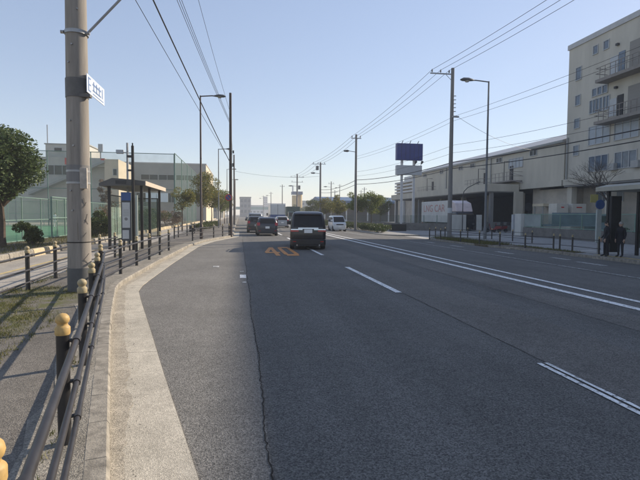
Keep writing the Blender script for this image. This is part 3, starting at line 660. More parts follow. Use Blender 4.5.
# ------------------------------------------------------------------ left bus stop
SX0, SX1, SY0, SY1, SZ = -6.1, -4.15, 22.6, 28.6, 2.95
t = thing('bus_shelter', 'black framed bus shelter with flat roof and glass end on the left pavement', 'bus shelter', (SX0,SY0,.13))
s = MB(); s.prismy([(SX0,SZ),(SX1,SZ+.06),(SX1,SZ+.24),(SX1-.5,SZ+.30),(SX0+.55,SZ+.36),(SX0,SZ+.12)], SY0, SY1); rf = s.build('roof', pm('shelter roof steel', (.10,.098,.095), .5, .15, 2), t)
MB().box(SX1+.003,SX1+.03,SY0,SY1,SZ+.05,SZ+.25).build('fascia', pm('fascia beige', (.55,.46,.36), .6, .1, 2), rf)
MB().box(SX0+.7,SX1-.8,SY0-.02,SY0-.003,SZ+.10,SZ+.26).build('end_sign', DSTEEL, rf)
for x, y in ((SX1-.25,SY0+.5),(SX1-.25,SY0+2.5),(SX1-.25,SY1-.5),(SX0+.3,SY0+.5),(SX0+.3,SY1-.5)): MB().box(x-.06,x+.06,y-.06,y+.06,.10,SZ+.05).build('post', BLACK, t, bevel=.01)
def frame_panel(parent, x0, x1, y0, y1, z0, z1, fm, gm, gname='glass'):
    s = MB()
    if abs(x1-x0) > abs(y1-y0):
        for a_, b_ in ((x0,x0+.05),(x1-.05,x1)): s.box(a_,b_,y0,y1,z0,z1)
        for a_, b_ in ((z0,z0+.05),(z1-.05,z1)): s.box(x0+.051,x1-.051,y0,y1,a_,b_)
        f_ = s.build('panel_frame', fm, parent); MB().box(x0+.052,x1-.052,(y0+y1)/2-.008,(y0+y1)/2+.008,z0+.052,z1-.052).build(gname, gm, f_)
    else:
        for a_, b_ in ((y0,y0+.05),(y1-.05,y1)): s.box(x0,x1,a_,b_,z0,z1)
        for a_, b_ in ((z0,z0+.05),(z1-.05,z1)): s.box(x0,x1,y0+.051,y1-.051,a_,b_)
        f_ = s.build('panel_frame', fm, parent); MB().box((x0+x1)/2-.008,(x0+x1)/2+.008,y0+.052,y1-.052,z0+.052,z1-.052).build(gname, gm, f_)
    return f_
SGL = net_mat('shelter glass', (.22,.32,.27), .32)
frame_panel(t, SX0+.36, SX1-.33, SY1-.54, SY1-.46, .45, 2.6, BLACK, SGL)
frame_panel(t, SX0+.26, SX0+.34, SY0+.6, SY1-.6, .45, 2.6, BLACK, SGL)
s = MB(); s.box(SX0+.5,SX0+.9,SY0+1.2,SY1-1.2,.52,.57); bn = s.build('bench', DSTEEL, t)
for y in (SY0+1.5, SY1-1.5): MB().box(SX0+.66,SX0+.74,y-.03,y+.03,.12,.52).build('bench_leg', DSTEEL, bn)
t = thing('bus_stop_sign', 'narrow bus stop sign with blue head and white timetable panels before the shelter', 'bus stop sign', (-4.85,22.0,.13))
s = MB(); s.box(-5.04,-4.62,21.96,22.06,.55,2.66); s.build('case', pm('sign case dark', (.05,.06,.07), .5, .1, 4), t, bevel=.01)
MB().box(-5.03,-4.63,21.945,21.958,2.30,2.65).build('head_panel', SIGNB, t)
PAN = pm('timetable paper', (.48,.50,.50), .5, .08, 12)
p1 = MB().box(-4.99,-4.67,21.945,21.958,1.12,2.22).build('timetable_panel', PAN, t); MB().box(-4.99,-4.72,21.945,21.958,.64,1.02).build('route_panel', PAN, t)
s = MB()
for k in range(9): s.box(-4.95,-4.71,21.942,21.9445,1.9-.035*k,1.908-.035*k)
s.tube([(-4.83,21.940,1.50),(-4.83,21.944,1.50)], .07, 12); s.build('printed_lines', pm('print grey', (.2,.2,.2), .6, .1, 9), p1)
s = MB(); s.box(-4.98,-4.92,21.98,22.04,.1,.55); s.box(-4.74,-4.68,21.98,22.04,.1,.55); s.build('leg', BLACK, t)
MB().box(-4.52,-4.42,22.3,22.36,.1,2.55).build('side_strip', pm('pale strip', (.55,.60,.52), .5, .05, 3), t)
t = thing('camera_pole', 'slim black pole with two small fittings rising through the shelter front', 'pole', (-4.62,22.95,.13))
MB().tube([(-4.62,22.4,.1),(-4.62,22.4,4.72)], [.075,.06], 12).build('shaft', BLACK, t, True)
MB().box(-4.85,-4.66,22.35,22.45,4.2,4.3).build('fitting', DSTEEL, t); MB().box(-4.83,-4.66,22.35,22.45,3.6,3.68).build('fitting', DSTEEL, t); MB().tube([(-4.62,22.4,4.72),(-4.62,22.4,4.84)], .03, 6).build('tip', DSTEEL, t)
t = thing('floodlight_pole', 'thin grey pole with a boxy floodlight above the bus stop sign', 'pole', (-5.25,24.3,.13))
MB().tube([(-5.25,24.3,.1),(-5.25,24.3,5.1)], [.06,.05], 10).build('shaft', STEEL, t, True)
s = MB(); s.box(-5.75,-5.42,24.2,24.4,4.58,4.76); s.build('floodlight', BOARDW, t, bevel=.02); MB().box(-5.42,-5.2,24.28,24.32,4.62,4.66).build('arm', STEEL, t)

# ------------------------------------------------------------------ sports ground, nets and school buildings
def mesh_fence(label, pts, z0, h, group, pm_=FENG, mm=MESHG, rails=(.05,.5,1.), step=2.2, pr=.035, name='mesh_fence', cat='fence'):
    t = thing(name, label, cat, (pts[0][0],pts[0][1],z0), 0, group)
    for (a, b), (c, d) in zip(pts, pts[1:]):
        L_ = math.hypot(c-a, d-b); n = max(1, round(L_/step))
        for i in range(n+1):
            f_ = i/n; MB().tube([(a+(c-a)*f_, b+(d-b)*f_, z0-.05),(a+(c-a)*f_, b+(d-b)*f_, z0+h)], pr, 8).build('post', pm_, t, True)
        for r in rails: MB().tube([(a,b,z0+h*r),(c,d,z0+h*r)], pr*.7, 6).build('rail', pm_, t, True)
        MB().add([(a,b,z0),(c,d,z0),(c,d,z0+h),(a,b,z0+h)], [(0,1,2,3)]).build('mesh', mm, t)
    return t
mesh_fence('pale green court fence of wire mesh beside the planting strip', [(-11.5,18),(-11.5,66)], .12, 2.45, 'sports ground fences', step=2.5)
mesh_fence('taller pale green gate frame in the court fence left of the concrete pole', [(-11.38,31.9),(-11.38,36.5)], .12, 2.6, 'sports ground fences', step=2.3, pr=.05)
mesh_fence('pale green mesh fence at the far side of the green court', [(-60,64),(-11.6,64)], .12, 3.0, 'sports ground fences', step=4)
def ballnet(label, pts, h, step):
    return mesh_fence(label, pts, .12, h, 'tall ball nets', FENGD, NETG, rails=(.5,1.), step=step, pr=.07, name='ball_net', cat='net')
ballnet('tall green ball net along the side path behind the street trees', [(-8.6,68),(-8.6,100)], 9.8, 8)
ballnet('tall green ball net stretched behind the bus shelter', [(-30,68.2),(-8.7,68.2)], 9.7, 5.4)
def win(parent, face, u0_, u1_, z0, z1, nx=1, axis='x', glass=None, out=-1, nz=1, fr=None):
    """Window on a wall: axis 'x' = wall in the plane X=face, u along Y; axis 'y' = wall Y=face, u along X. out = outward sign."""
    f_ = .07; s = MB()
    def bx(m_, a, b, c, d, o0, o1):
        lo, hi = sorted((face+out*o0, face+out*o1))
        m_.box(lo, hi, a, b, c, d) if axis == 'x' else m_.box(a, b, lo, hi, c, d)
    bx(s, u0_-f_, u1_+f_, z0-f_, z0, -.02, .10); bx(s, u0_-f_, u1_+f_, z1, z1+f_, -.02, .08)
    bx(s, u0_-f_, u0_, z0+.001, z1-.001, -.02, .08); bx(s, u1_, u1_+f_, z0+.001, z1-.001, -.02, .08)
    st = (u1_-u0_)/nx
    for i in range(1, nx): bx(s, u0_+st*i-.04, u0_+st*i+.04, z0+.001, z1-.001, -.02, .07)
    o = s.build('window', fr or WINF, parent)
    for i in range(nx):
        p = MB(); bx(p, u0_+st*i+.02, u0_+st*(i+1)-.02, z0+.002, z1-.002, -.01, .02); p.build('pane', glass or GLASSB, o)
    return o
t = thing('school_building', 'pale school block with rooftop tower room, left behind the concrete pole', 'building', (-36,95,.1))
s = MB(); s.box(-60,-24.5,95,118,.1,11.9); s.build('wall', PALEB, t)
s = MB(); s.box(-35,-27.6,96,104,11.9,14.3); pr_ = s.build('rooftop_room', PALEB, t); MB().box(-35.2,-27.4,95.9,104.2,14.3,14.5).build('coping', GREYB, pr_)
for x in (-33.5,-31.2): win(pr_, 96, x, x+1.3, 13.1, 13.7, 1, 'y', GLASSD)
for x in (-44,-39.6,-34.6): win(t, 95, x, x+4.1, 8.7, 10.4, 3, 'y', GLASSD)
s = MB(); s.prismy([(-37,4.9),(-24.2,10.9),(-24.2,11.3),(-37,5.3)], 93.2, 94.9); s.build('stair_flight', GREYB, t)
s = MB(); s.box(-24.2,-21.8,93.5,104,.1,11.6); bl = s.build('stair_tower', CREAMB, t)
s = MB(); s.box(-28.6,-24.1,93.9,94.99,10.2,11.4); s.build('landing', PALEB, t)
win(bl, 93.5, -22.7, -22.1, 8.7, 9.8, 1, 'y', GLASSD)
MB().box(-31.4,-30.2,94.9,94.99,10.6,11.8).build('red_panel', SIGNR, t); MB().box(-25.2,-24.4,94.9,94.99,10.6,11.8).build('red_panel', SIGNR, t)
MB().tube([(-35,97,14.5),(-35,97,18)], .09, 6).build('antenna', STEEL, t); s = MB(); s.tube([(-25.5,96,11.9),(-25.5,96,14.6)], .12, 6); s.box(-25.9,-25.1,95.9,96.1,13.2,14.62); s.build('antenna', STEEL, t)
t = thing('gymnasium', 'long grey gymnasium block with window band behind the ball net', 'building', (-25,110,.1))
s = MB(); s.box(-50,-7.3,110,140,.1,12.6); s.build('wall', GREYB, t)
s = MB(); s.box(-7.298,-7.22,110.02,139.9,.1,12.6); s.build('painted_sunlit_end', CREAMB, t)  # sunlight on the end wall put into colour: cream sheet over the grey
MB().box(-50.1,-7.1,109.9,140.1,12.6,12.85).build('coping', COPE, t)
for k in range(4): win(t, 110, -21+k*3.7, -17.5+k*3.7, 9.1, 10.2, 2, 'y', GLASSD)
for k in range(5): win(t, 110, -32+k*5, -28.5+k*5, 4.2, 6.2, 3, 'y', GLASSD)
t = thing('banner_board', 'small white board fixed on the green net right of the shelter', 'board', (-10.7,67.9,4))
MB().box(-12.4,-9.5,67.85,67.95,3.3,4.5).build('panel', PLATEW, t)
MB().tube([(-11,67.9,.1),(-11,67.9,4.4)], .06, 6).build('post', FENGD, t)

# ------------------------------------------------------------------ left planting
tree('evergreen_tree', 'dense dark evergreen tree at the left edge of the picture', 'tree', (-10.5,23.6,.2), 5.75, 1.5, 1.6, 18000, .075, LEAFD, 11, ncl=64, rt_=.16)
bush('round_shrub', 'dark clipped shrub under the evergreen tree at the left edge', (-9.95,25.2,.2), .62, .6, 1.15, 4500, .05, LEAFG, 12)
bush('round_shrub', 'dark green shrub left of the bus stop sign', (-9.2,34.5,.2), 1.0, 1.0, .95, 5000, .05, LEAFG, 13)
bush('tall_shrub', 'leggy reddish shrub behind the dark green one near the bus stop sign', (-9.7,37.5,.2), 1.2, 1., 2.6, 2600, .055, LEAFR, 14)
bush('low_shrub', 'loose green shrub seen through the shelter glass', (-8.6,42.5,.2), 1.6, 1.2, 1.3, 4000, .06, LEAFL, 15)
bush('low_shrub', 'loose green shrub right of the shelter under the white board', (-8.7,52,.2), 1.9, 1.5, 2.2, 4500, .07, LEAFL, 16)
bush('low_shrub', 'reddish mixed shrub at the foot of the ball net', (-8.4,60,.2), 1.6, 1.5, 2.0, 3500, .07, LEAFR, 17)
bush('tall_shrub', 'dark tall shrub behind the rear glass of the left shelter', (-8.9,33.2,.2), .9, .9, 1.9, 5000, .055, LEAFG, 19)
bush('tall_shrub', 'dark wide shrub filling the gap right of the left shelter', (-8.8,47.5,.2), 1.3, 1.2, 1.9, 5500, .06, LEAFG, 20)
bush('creeper', 'brown climbing plant on the net beside the shelter roof', (-17.6,67.6,.12), .9, .3, 6.2, 2500, .09, LEAFR, 18, ncl=26)
gl = 'slender street trees on the left'
tree('street_tree', 'low olive street tree, leftmost of the left row beside the lamp pole', 'tree', (-5.2,46,.13), 4.4, 1.9, 1.25, 3200, .075, LEAFO, 21, gl, 18, .06)
tree('street_tree', 'tallest olive and orange street tree of the left row', 'tree', (-3.9,53,.13), 6.5, 2.2, 1.9, 5200, .085, LEAFO, 22, gl, 26, .08)
tree('street_tree', 'orange tinted street tree just right of the tallest one', 'tree', (-3.3,60,.13), 5.4, 2.2, 1.7, 4200, .085, LEAFO, 23, gl, 22, .07)
tree('street_tree', 'street tree of the left row closest behind the dark sign pole', 'tree', (-2.6,68,.13), 5.2, 2., 1.7, 3800, .09, LEAFY, 24, gl, 20, .07)
tree('street_tree', 'farthest street tree of the left row', 'tree', (-2.4,82,.13), 5., 2., 1.8, 3000, .1, LEAFO, 25, gl, 18, .07)
for k, (x, y, l_) in enumerate(((-3.6,47,2.5),(-3.4,54,3.),(-3.2,62,3.5))):
    bush('hedge', ('low green hedge piece nearest the left lamp','low green hedge piece under the tallest street tree','low green hedge piece farthest along the left pavement')[k], (x,y,.13), .7, l_, .8, 4500, .05, LEAFL, 30+k, 'low hedges on the left', 'hedge', 22)
MB_ = MB().box(-4.4,-3.9,44.2,45,.13,.75); o = MB_.build('cabinet', BLACK, None, bevel=.03); tag(o, 'small black utility box under the left street trees', 'box')

# grass tufts on the pavement: nobody could count the blades
g = np.random.default_rng(5); v = []; f_ = []
def blade(x, y, z, h, wv):
    an = g.uniform(0, 6.28); dx, dy = math.cos(an)*wv, math.sin(an)*wv; lx, ly = g.normal(0, h*.45, 2); b = len(v)
    v.extend([(x-dx,y-dy,z),(x+dx,y+dy,z),(x+lx,y+ly,z+h)]); f_.append((b,b+1,b+2))
cents = [(g.uniform(-4.75,-2.95), g.uniform(6.3,11.3), g.uniform(.06,.3)) for _ in range(120)]
for cx, cy, cr_ in cents:
    if cx > -2.6-.14*(cy-6): continue
    for _ in range(int(70*cr_/.15)): blade(cx+g.normal(0,cr_*.6), cy+g.normal(0,cr_*.8), .128, g.uniform(.012,.05), .004)
for _ in range(60):      # weeds in the joint beside the fence and in the middle of the pavement
    t_ = g.uniform(0,1); cx = -2.55-.25*t_+g.normal(0,.03) if _ % 2 else fx(3+6*t_)-.08+g.normal(0,.05); cy = 4.9+3.2*t_ if _ % 2 else 3+6*t_
    for _k in range(14): blade(cx+g.normal(0,.03), cy+g.normal(0,.04), .13, g.uniform(.015,.06), .004)
for _ in range(9):
    cx, cy = -4.62+g.normal(0,.06), g.uniform(7,20)
    for _k in range(50): blade(cx+g.normal(0,.06), cy+g.normal(0,.15), .128, g.uniform(.03,.1), .005)
me = bpy.data.meshes.new('pavement_grass'); me.from_pydata(v, [], f_); me.materials.append(GRASSM)
tag(link(bpy.data.objects.new('pavement_grass', me)), 'mossy grass tufts growing on the left pavement', 'grass', kind='stuff')
v = []; f_ = []
for _ in range(9000):
    x = g.uniform(-11.3,-7.85); y = g.uniform(14,60); blade(x, y, .2, g.uniform(.04,.16), .012)
for _ in range(3500):
    y = g.uniform(27.7,36.6); blade(g.uniform(15.15,17.1), y, -.07, g.uniform(.04,.28), .012)
for _ in range(900): blade(g.uniform(16.55,17.15), g.uniform(21.6,27), -.07, g.uniform(.03,.12), .01)
me = bpy.data.meshes.new('verge_grass'); me.from_pydata(v, [], f_); me.materials.append(GRASSM)
tag(link(bpy.data.objects.new('verge_grass', me)), 'rough grass on the planting strips and far verge', 'grass', kind='stuff')
v = []; f_ = []      # grit and small stones along the gutter and fence foot
for _ in range(1100):
    y = g.uniform(1.8,12); o_ = abs(g.normal(0,.10)) if _ % 3 else g.uniform(0,.5)
    x, z = (kx(y)-.17-o_, .130) if _ % 2 else (kx(y)+o_*.6, .017); r = g.uniform(.002,.007); b = len(v)
    v.extend([(x-r,y-r,z),(x+r,y-r*.6,z),(x+r*.3,y+r,z),(x,y,z+r*1.2)]); f_.extend([(b,b+1,b+3),(b+1,b+2,b+3),(b+2,b,b+3)])
for _ in range(2200):
    y = g.uniform(2.,9); x = g.uniform(-4.2,-.9)-.2*(y-3); r = g.uniform(.002,.006); z = .126; b = len(v)
    if x < -4.7: continue
    v.extend([(x-r,y-r,z),(x+r,y-r*.6,z),(x+r*.3,y+r,z),(x,y,z+r*1.2)]); f_.extend([(b,b+1,b+3),(b+1,b+2,b+3),(b+2,b,b+3)])
me = bpy.data.meshes.new('grit'); me.from_pydata(v, [], f_); me.materials.append(pm('grit', (.30,.27,.22), .9, .4, 60))
tag(link(bpy.data.objects.new('grit', me)), 'loose grit and small stones along the gutter', 'gravel', kind='stuff')

# ------------------------------------------------------------------ the tower and the warehouse on the right
FX = 34.0
t = thing('factory_tower', 'tall cream factory block with balconies and many windows on the right', 'building', (FX,46,-.1))
s = MB(); s.box(FX,60,-32,46,5.2,19.0); s.build('upper_wall', WALLT, t)
MB().box(FX-.12,60.1,-32.1,46.12,19.0,19.5).build('coping', COPE, t)
MB().box(FX-.25,FX-.002,-32,46,4.98,5.62).build('floor_band', WALLC, t)
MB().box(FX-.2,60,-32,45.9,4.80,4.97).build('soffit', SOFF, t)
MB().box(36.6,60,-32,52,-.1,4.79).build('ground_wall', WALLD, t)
for y in (-8,0,8,16,24,32,40,45.4): MB().box(FX+.1,FX+.7,y-.35,y+.35,-.1,4.79).build('column', WALLC, t)
for a_, b_, c_, d_ in ((44.08,44.8,15.6,16.8),(44.1,44.75,13.05,14.0),(44.1,44.8,10.75,11.66),(44.1,44.8,8.0,8.95),(41.9,42.46,17.45,18.2),(40.5,41.1,17.45,18.2)): win(t, FX, a_, b_, c_, d_)
for a_, b_ in ((41.85,42.38),(41.17,41.68),(40.47,41.04)): win(t, FX, a_, b_, 13.4, 14.08)
for a_, b_ in ((41.83,42.66),(41.02,41.79),(40.18,40.89)): win(t, FX, a_, b_, 11.8, 13.02, 2)
for y0 in (40.0,36.7,33.4,30.1,26.8,23.5):
    win(t, FX, y0, y0+2.65, 8.75, 10.45, 3, glass=BLIND); win(t, FX, y0+.1, y0+2.5, 6.15, 7.55, 3, glass=GLASSB)
for zf in (10.3, 14.15):
    b_ = MB().box(FX-1.25,FX-.004,22,40.6,zf,zf+.28).build('balcony', BALC, t)
    s = MB(); y = 22.05
    for z in (zf+1.3, zf+.8): s.box(FX-1.24,FX-1.19,22,40.6,z,z+.05); s.box(FX-1.18,FX-.01,40.54,40.59,z,z+.05)
    while y < 40.6: s.box(FX-1.235,FX-1.195,y,y+.04,zf+.281,zf+1.299); y += .62
    s.build('railing', BALC, b_)
    d_ = MB().box(FX-.06,FX-.003,38.5,39.2,zf+.5,zf+2.45).build('door', DOCK if zf < 12 else GLASSB, t)
    MB().box(FX-.05,FX-.002,39.3,40.25,zf+.7,zf+2.3).build('white_panel', BOARDW, t)
    MB().box(FX-.08,FX-.003,33.8,37.95,zf+.5,zf+2.95).build('roller_shutter', SHUT, t)
    MB().box(FX-.08,FX-.003,25.5,30.,zf+.5,zf+2.95).build('roller_shutter', SHUT, t)
    MB().box(FX-.25,FX-.003,39.2,39.45,zf+3.1,zf+3.3).build('wall_lamp', DSTEEL, t)
s = MB(); s.tube([(FX-.12,45.7,5.6),(FX-.12,45.7,9.9),(FX+.4,45.9,10.1)], .09, 8); s.build('downpipe', GREYB, t)
for (a_, z) in ((38.9,6.0),(36.2,6.0),(33.,6.1)): MB().box(FX-.42,FX-.05,a_,a_+.8,z+.0,z+.62).build('air_conditioner', pm('unit grey', (.36,.36,.35), .6, .1, 3), t)
win(t, 36.6, 41, 44.5, 3.3, 4.2, 4)
t = thing('warehouse', 'long cream warehouse with curved roof and open loading bays on the right', 'building', (FX,46,-.1))
s = MB(); s.box(FX+.05,70,46.3,91,5.3,9.55); s.build('upper_wall', WALLC, t)
s = MB()
pr_ = [(FX-.25,9.56),(FX-.25,9.85)]+[(FX+36*k/14, 9.85+4.2*math.sin(math.pi*k/14)*.95) for k in range(1,14)]+[(70,9.85),(70,9.56)]
s.prismy(pr_, 46.2, 91.3); s.build('vault_roof', ROOFM, t)
MB().box(FX-.32,FX-.255,46.2,91.3,9.62,9.8).build('gutter_pipe', GREYB, t)
MB().box(FX-.2,FX+.048,46.3,54.0,4.98,5.6).build('floor_band', WALLC, t)
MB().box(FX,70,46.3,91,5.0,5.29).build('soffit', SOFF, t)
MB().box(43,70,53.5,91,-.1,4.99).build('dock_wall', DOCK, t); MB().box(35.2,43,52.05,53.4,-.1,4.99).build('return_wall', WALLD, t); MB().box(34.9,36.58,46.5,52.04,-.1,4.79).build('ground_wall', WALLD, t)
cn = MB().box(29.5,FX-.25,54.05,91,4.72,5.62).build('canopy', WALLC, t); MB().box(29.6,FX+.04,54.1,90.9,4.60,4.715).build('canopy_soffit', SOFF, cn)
for y in (54.6,62,70,78,86): MB().box(FX+.06,FX+.7,y-.35,y+.35,-.1,4.59).build('column', WALLC, t)
for y in (54.4,66,78,90): MB().box(30.1,30.5,y-.2,y+.2,-.1,4.59).build('canopy_column', POLER, t)
for k, y in enumerate((51.1,58.6,66.,69.8,77.,84.4)):
    win(t, FX+.05, y, y+1.3, 8.85, 9.4, 2, glass=GLASSD)
win(t, FX+.05, 53.9, 56.9, 7.8, 8.9, 4, glass=BLIND)
for (y0, y1, zd, dy) in ((53.9,58.4,5.95,55.9),(61.5,66,5.64,62.5),(80,85.2,5.64,81.)):
    b_ = MB().box(FX-1.5,FX+.04,y0,y1,zd,zd+.15).build('balcony', BALC, t); s = MB(); y = y0
    for z in (zd+1.15, zd+.65): s.box(FX-1.5,FX-1.45,y0,y1,z,z+.05); s.box(FX-1.44,FX+.04,y0,y0+.05,z,z+.05)
    while y < y1: s.box(FX-1.495,FX-1.455,y+.001,y+.041,zd+.151,zd+1.149); y += .9
    s.build('railing', BALC, b_); MB().box(FX-.01,FX+.046,dy,dy+.75,zd+.2,zd+2.1).build('door', DOCK, t)
    s = MB(); s.tube([(FX-1.2,dy,zd+.15),(FX-1.2,dy,zd+2.6),(FX-.2,dy,zd+2.6)], .05, 5); s.build('hoist_frame', DSTEEL, b_)
s = MB()
for k in range(8): s.box(FX-1.4,FX-.6,53.8-.0-k*.28,54.05-k*.28,5.7-k*.2,5.76-k*.2) if False else None
s.tube([(FX-1.4,54,6.1),(FX-1.4,51.5,5.62)], .05, 5); s.tube([(FX-1.4,54,7.0),(FX-1.4,51.5,6.4)], .035, 5); s.build('stair_rail', BALC, t)
for y in (61.3,75.6): MB().tube([(FX-.05,y,5.62),(FX-.05,y,9.55)], .09, 8).build('downpipe', GREYB, t, True)
MB().box(33.,34.,53.5,54.0,-.1,4.7).build('end_pier', WALLC, t)
# louvred parking ramp at the far end
t = thing('parking_ramp', 'white building end with horizontal louvre bands beyond the warehouse', 'building', (34,91.5,-.1))
MB().box(34.6,60,91.5,103,-.1,8.8).build('core', WALLD, t)
for k in range(6): MB().box(34,34.55,91.5,102.5,5.1+k*.68,5.45+k*.68).build('louvre_band', FARW, t)
MB().box(34.2,38,93.5,97,8.82,9.7).build('stair_head', FARW, t)
for y in (91.6,97,102.3): MB().box(34.1,34.5,y,y+.3,-.1,5.09).build('column', FARW, t)
# boundary wall with mesh, pillars, gates
t = thing('boundary_wall', 'low dark concrete wall with green mesh panels along the factory yard', 'wall', (25.3,10,-.1))
MB().box(25.62,25.82,5,40.2,-.1,.72).build('base_wall', WALLL, t)
y = 40.2
while y > 6:
    a_ = y-2.5; s = MB()
    s.box(25.69,25.75,a_,a_+.06,.72,1.95); s.box(25.69,25.75,a_+.06,y,1.88,1.94); s.box(25.69,25.75,a_+.06,y,.76,.82); p_ = s.build('panel_frame', FENG, t)
    MB().box(25.715,25.725,a_+.07,y-.01,.83,1.87).build('mesh', MESHG if y < 38 else net_mat('solid panel', (.3,.34,.33), .9), p_); y = a_
o = tag(MB().box(25.45,26.0,40.35,41.3,-.1,1.95).build('gate_pillar', PILW, None, bevel=.02), 'white gate pillar at the end of the mesh topped wall', 'pillar', 'white gate pillars')
o = tag(MB().box(24.72,26.62,53.4,53.75,-.1,1.85).build('gate_pillar', PILW, None, bevel=.02), 'wide white gate wall behind the concrete power pole', 'pillar', 'white gate pillars')
o = tag(MB().box(27.95,28.62,53.4,53.75,-.1,1.85).build('gate_pillar', PILW, None, bevel=.02), 'narrow white gate pillar right of the dark gate', 'pillar', 'white gate pillars')
t = thing('yard_gate', 'dark barred gate between two white gate pillars', 'gate', (26.64,53.5,-.1))
s = MB(); s.box(26.64,27.93,53.5,53.56,0,.1); s.box(26.64,27.93,53.5,53.56,1.75,1.85); s.box(26.64,26.68,53.49,53.57,.05,1.8); s.box(27.89,27.93,53.49,53.57,.05,1.8); s.build('gate_frame', BLACK, t)
for k in range(11): MB().box(26.66+k*.12,26.74+k*.12,53.51,53.55,.1,1.75).build('bar', BLACK, t)
t = thing('boundary_wall', 'low dark wall with green mesh behind the blue sign legs', 'wall', (24.7,53.6,-.1))
s = MB(); s.prism([(24.70,53.45),(24.70,53.7),(19.6,57.2),(19.42,57.1)], -.1, .82); s.build('base_wall', WALLL, t)
MB().box(19.42,19.58,57.3,110,-.1,.8).build('side_wall', WALLL, t)
MB().add([(24.68,53.57,.83),(19.5,57.13,.83),(19.5,57.13,1.75),(24.68,53.57,1.75)], [(0,1,2,3)]).build('mesh', MESHG, t)
MB().add([(19.5,57.3,.81),(19.5,110,.81),(19.5,110,1.75),(19.5,57.3,1.75)], [(0,1,2,3)]).build('mesh', MESHG, t)
for k in range(5): q = Vector((24.68,53.57)).lerp(Vector((19.5,57.13)), k/4); MB().tube([(q.x,q.y,.8),(q.x,q.y,1.78)], .04, 6).build('post', FENGD, t)
# sign tower
t = thing('sign_tower', 'tall twin legged sign with blue board above a grey board', 'billboard', (20.6,56.8,-.08))
for x in (19.75,21.3): MB().box(x-.13,x+.13,56.8,57.05,-.1,10.4).build('leg', pm('sign leg white', (.56,.57,.58), .5, .08, 2), t)
bd = MB().box(18.95,22.25,56.45,57.1,8.48,10.5).build('upper_board', BOARDB, t, bevel=.03)
for k in range(1,6): MB().box(18.95+k*.55-.01,18.95+k*.55+.01,56.435,56.449,8.5,10.48).build('panel_joint', BLACK, bd)
MB().box(18.97,22.2,56.5,57.1,6.68,7.85).build('lower_board', BOARDW, t, bevel=.02)
s = MB()
for x in (19.6,20.6,21.6): s.tube([(x,56.6,10.5),(x,56.2,10.75)], .05, 6)
s.build('top_lamp', STEEL, t)
s = MB()
for x in (21.2,22.0): s.tube([(x,56.5,7.85),(x,56.2,8.1)], .03, 5); s.tube([(x,56.25,8.05),(x,55.95,8.25)], [.09,.17], 8)
s.build('floodlight', DSTEEL, t)
o = tag(MB().box(17.25,19.1,53.1,53.9,-.085,.74).build('planter_box', BLACK, None, bevel=.03), 'black planter box at the foot of the sign tower', 'planter')
# gooseneck lamp
t = thing('gate_lamp', 'curved gooseneck lamp standing by the white gate wall', 'lamp', (25.75,52.6,-.08))
MB().tube([(25.75,52.6,-.1),(25.75,52.6,4.0),(25.85,52.6,4.55),(26.3,52.6,5.0),(27.0,52.6,5.35),(27.5,52.6,5.6)], [.06,.05,.05,.045,.045,.04], 8).build('neck', DSTEEL, t, True)
MB().tube([(27.4,52.6,5.55),(27.85,52.6,5.72)], [.07,.05], 8).build('lamp_head', HEADG, t, True)
# yard clutter
t = thing('yard_mirror', 'round traffic mirror on a pole beside the loading bay pier', 'mirror', (32.6,50.2,-.1))
MB().tube([(32.6,50.2,-.1),(32.6,50.2,3.2)], .05, 8).build('pole', DSTEEL, t, True); MB().tube([(32.55,50.1,2.75),(32.55,50.16,2.75)], [.45,.48], 20).build('mirror_back', DARKP, t, True)
t = thing('small_awning', 'thin cream awning on the wall right of the round mirror', 'awning', (36,49,2.9))
MB().box(33.2,34.88,48.4,50.4,2.85,3.15).build('roof', CREAMB, t); MB().box(33.3,33.4,48.6,48.7,-.1,2.85).build('post', GREYB, t); MB().box(33.3,33.4,50.1,50.2,-.1,2.85).build('post', GREYB, t)
t = thing('red_marker', 'red round topped fire point stand beside the white gate pillar', 'stand', (29.2,47,-.1))
MB().box(28.75,29.1,47,47.3,-.1,1.9).build('grey_cabinet', BOARDW, t); MB().tube([(29.45,46.95,1.35),(29.45,47.05,1.35)], .42, 18).build('red_disc', SIGNR, t); MB().box(29.3,29.6,47.06,47.3,-.1,1.3).build('red_body', SIGNR, t)
MB().tube([(29.45,46.93,1.35),(29.45,46.949,1.35)], .2, 14).build('dark_centre', DARKP, t)
o = tag(MB().box(31.5,36.5,56,57.5,-.1,.95).build('dock_platform', pm('dock edge', (.26,.255,.24), .9, .15, 1), None, bevel=.03), 'low grey loading platform under the warehouse canopy', 'platform')
# bare tree
def bare(parent, base, h, seed):
    q = random.Random(seed); s = MB()
    def br(p, d, L_, r, dep):
        e = p+d*L_; s.tube([p, p+d*L_*.5+Vector((q.uniform(-.05,.05),q.uniform(-.05,.05),0))*L_, e], [r,r*.85,r*.65], 6 if dep > 2 else 4, cap=False)
        if dep == 0: return
        for k in range(3 if dep > 1 else 4):
            nd = (d+Vector((q.uniform(-1,1),q.uniform(-1,1),q.uniform(-.35,.6)))*.75).normalized(); br(p+d*L_*q.uniform(.6,1), nd, L_*q.uniform(.6,.82), r*.58, dep-1)
    br(Vector(base), Vector((0,0,1)), h*.33, .10, 5); return s.build('branches', TWIG, parent)
for k, (x, y, h, lb) in enumerate(((28.6,27.5,8.6,'bare leafless tree behind the mesh fence right of the far bus shelter post'),(28.6,32.5,8.2,'bare leafless tree behind the mesh fence left of the far bus shelter'))):
    t = thing('bare_tree', lb, 'tree', (x,y,-.1), 0, 'bare trees in the yard'); bare(t, (x,y,-.1), h, 50+k)
bush('yard_hedge', 'dark hedge behind the mesh wall near the right edge', (27.2,24,-.1), .7, 6, 1.5, 6000, .06, LEAFD, 55, cat='hedge', ncl=40)

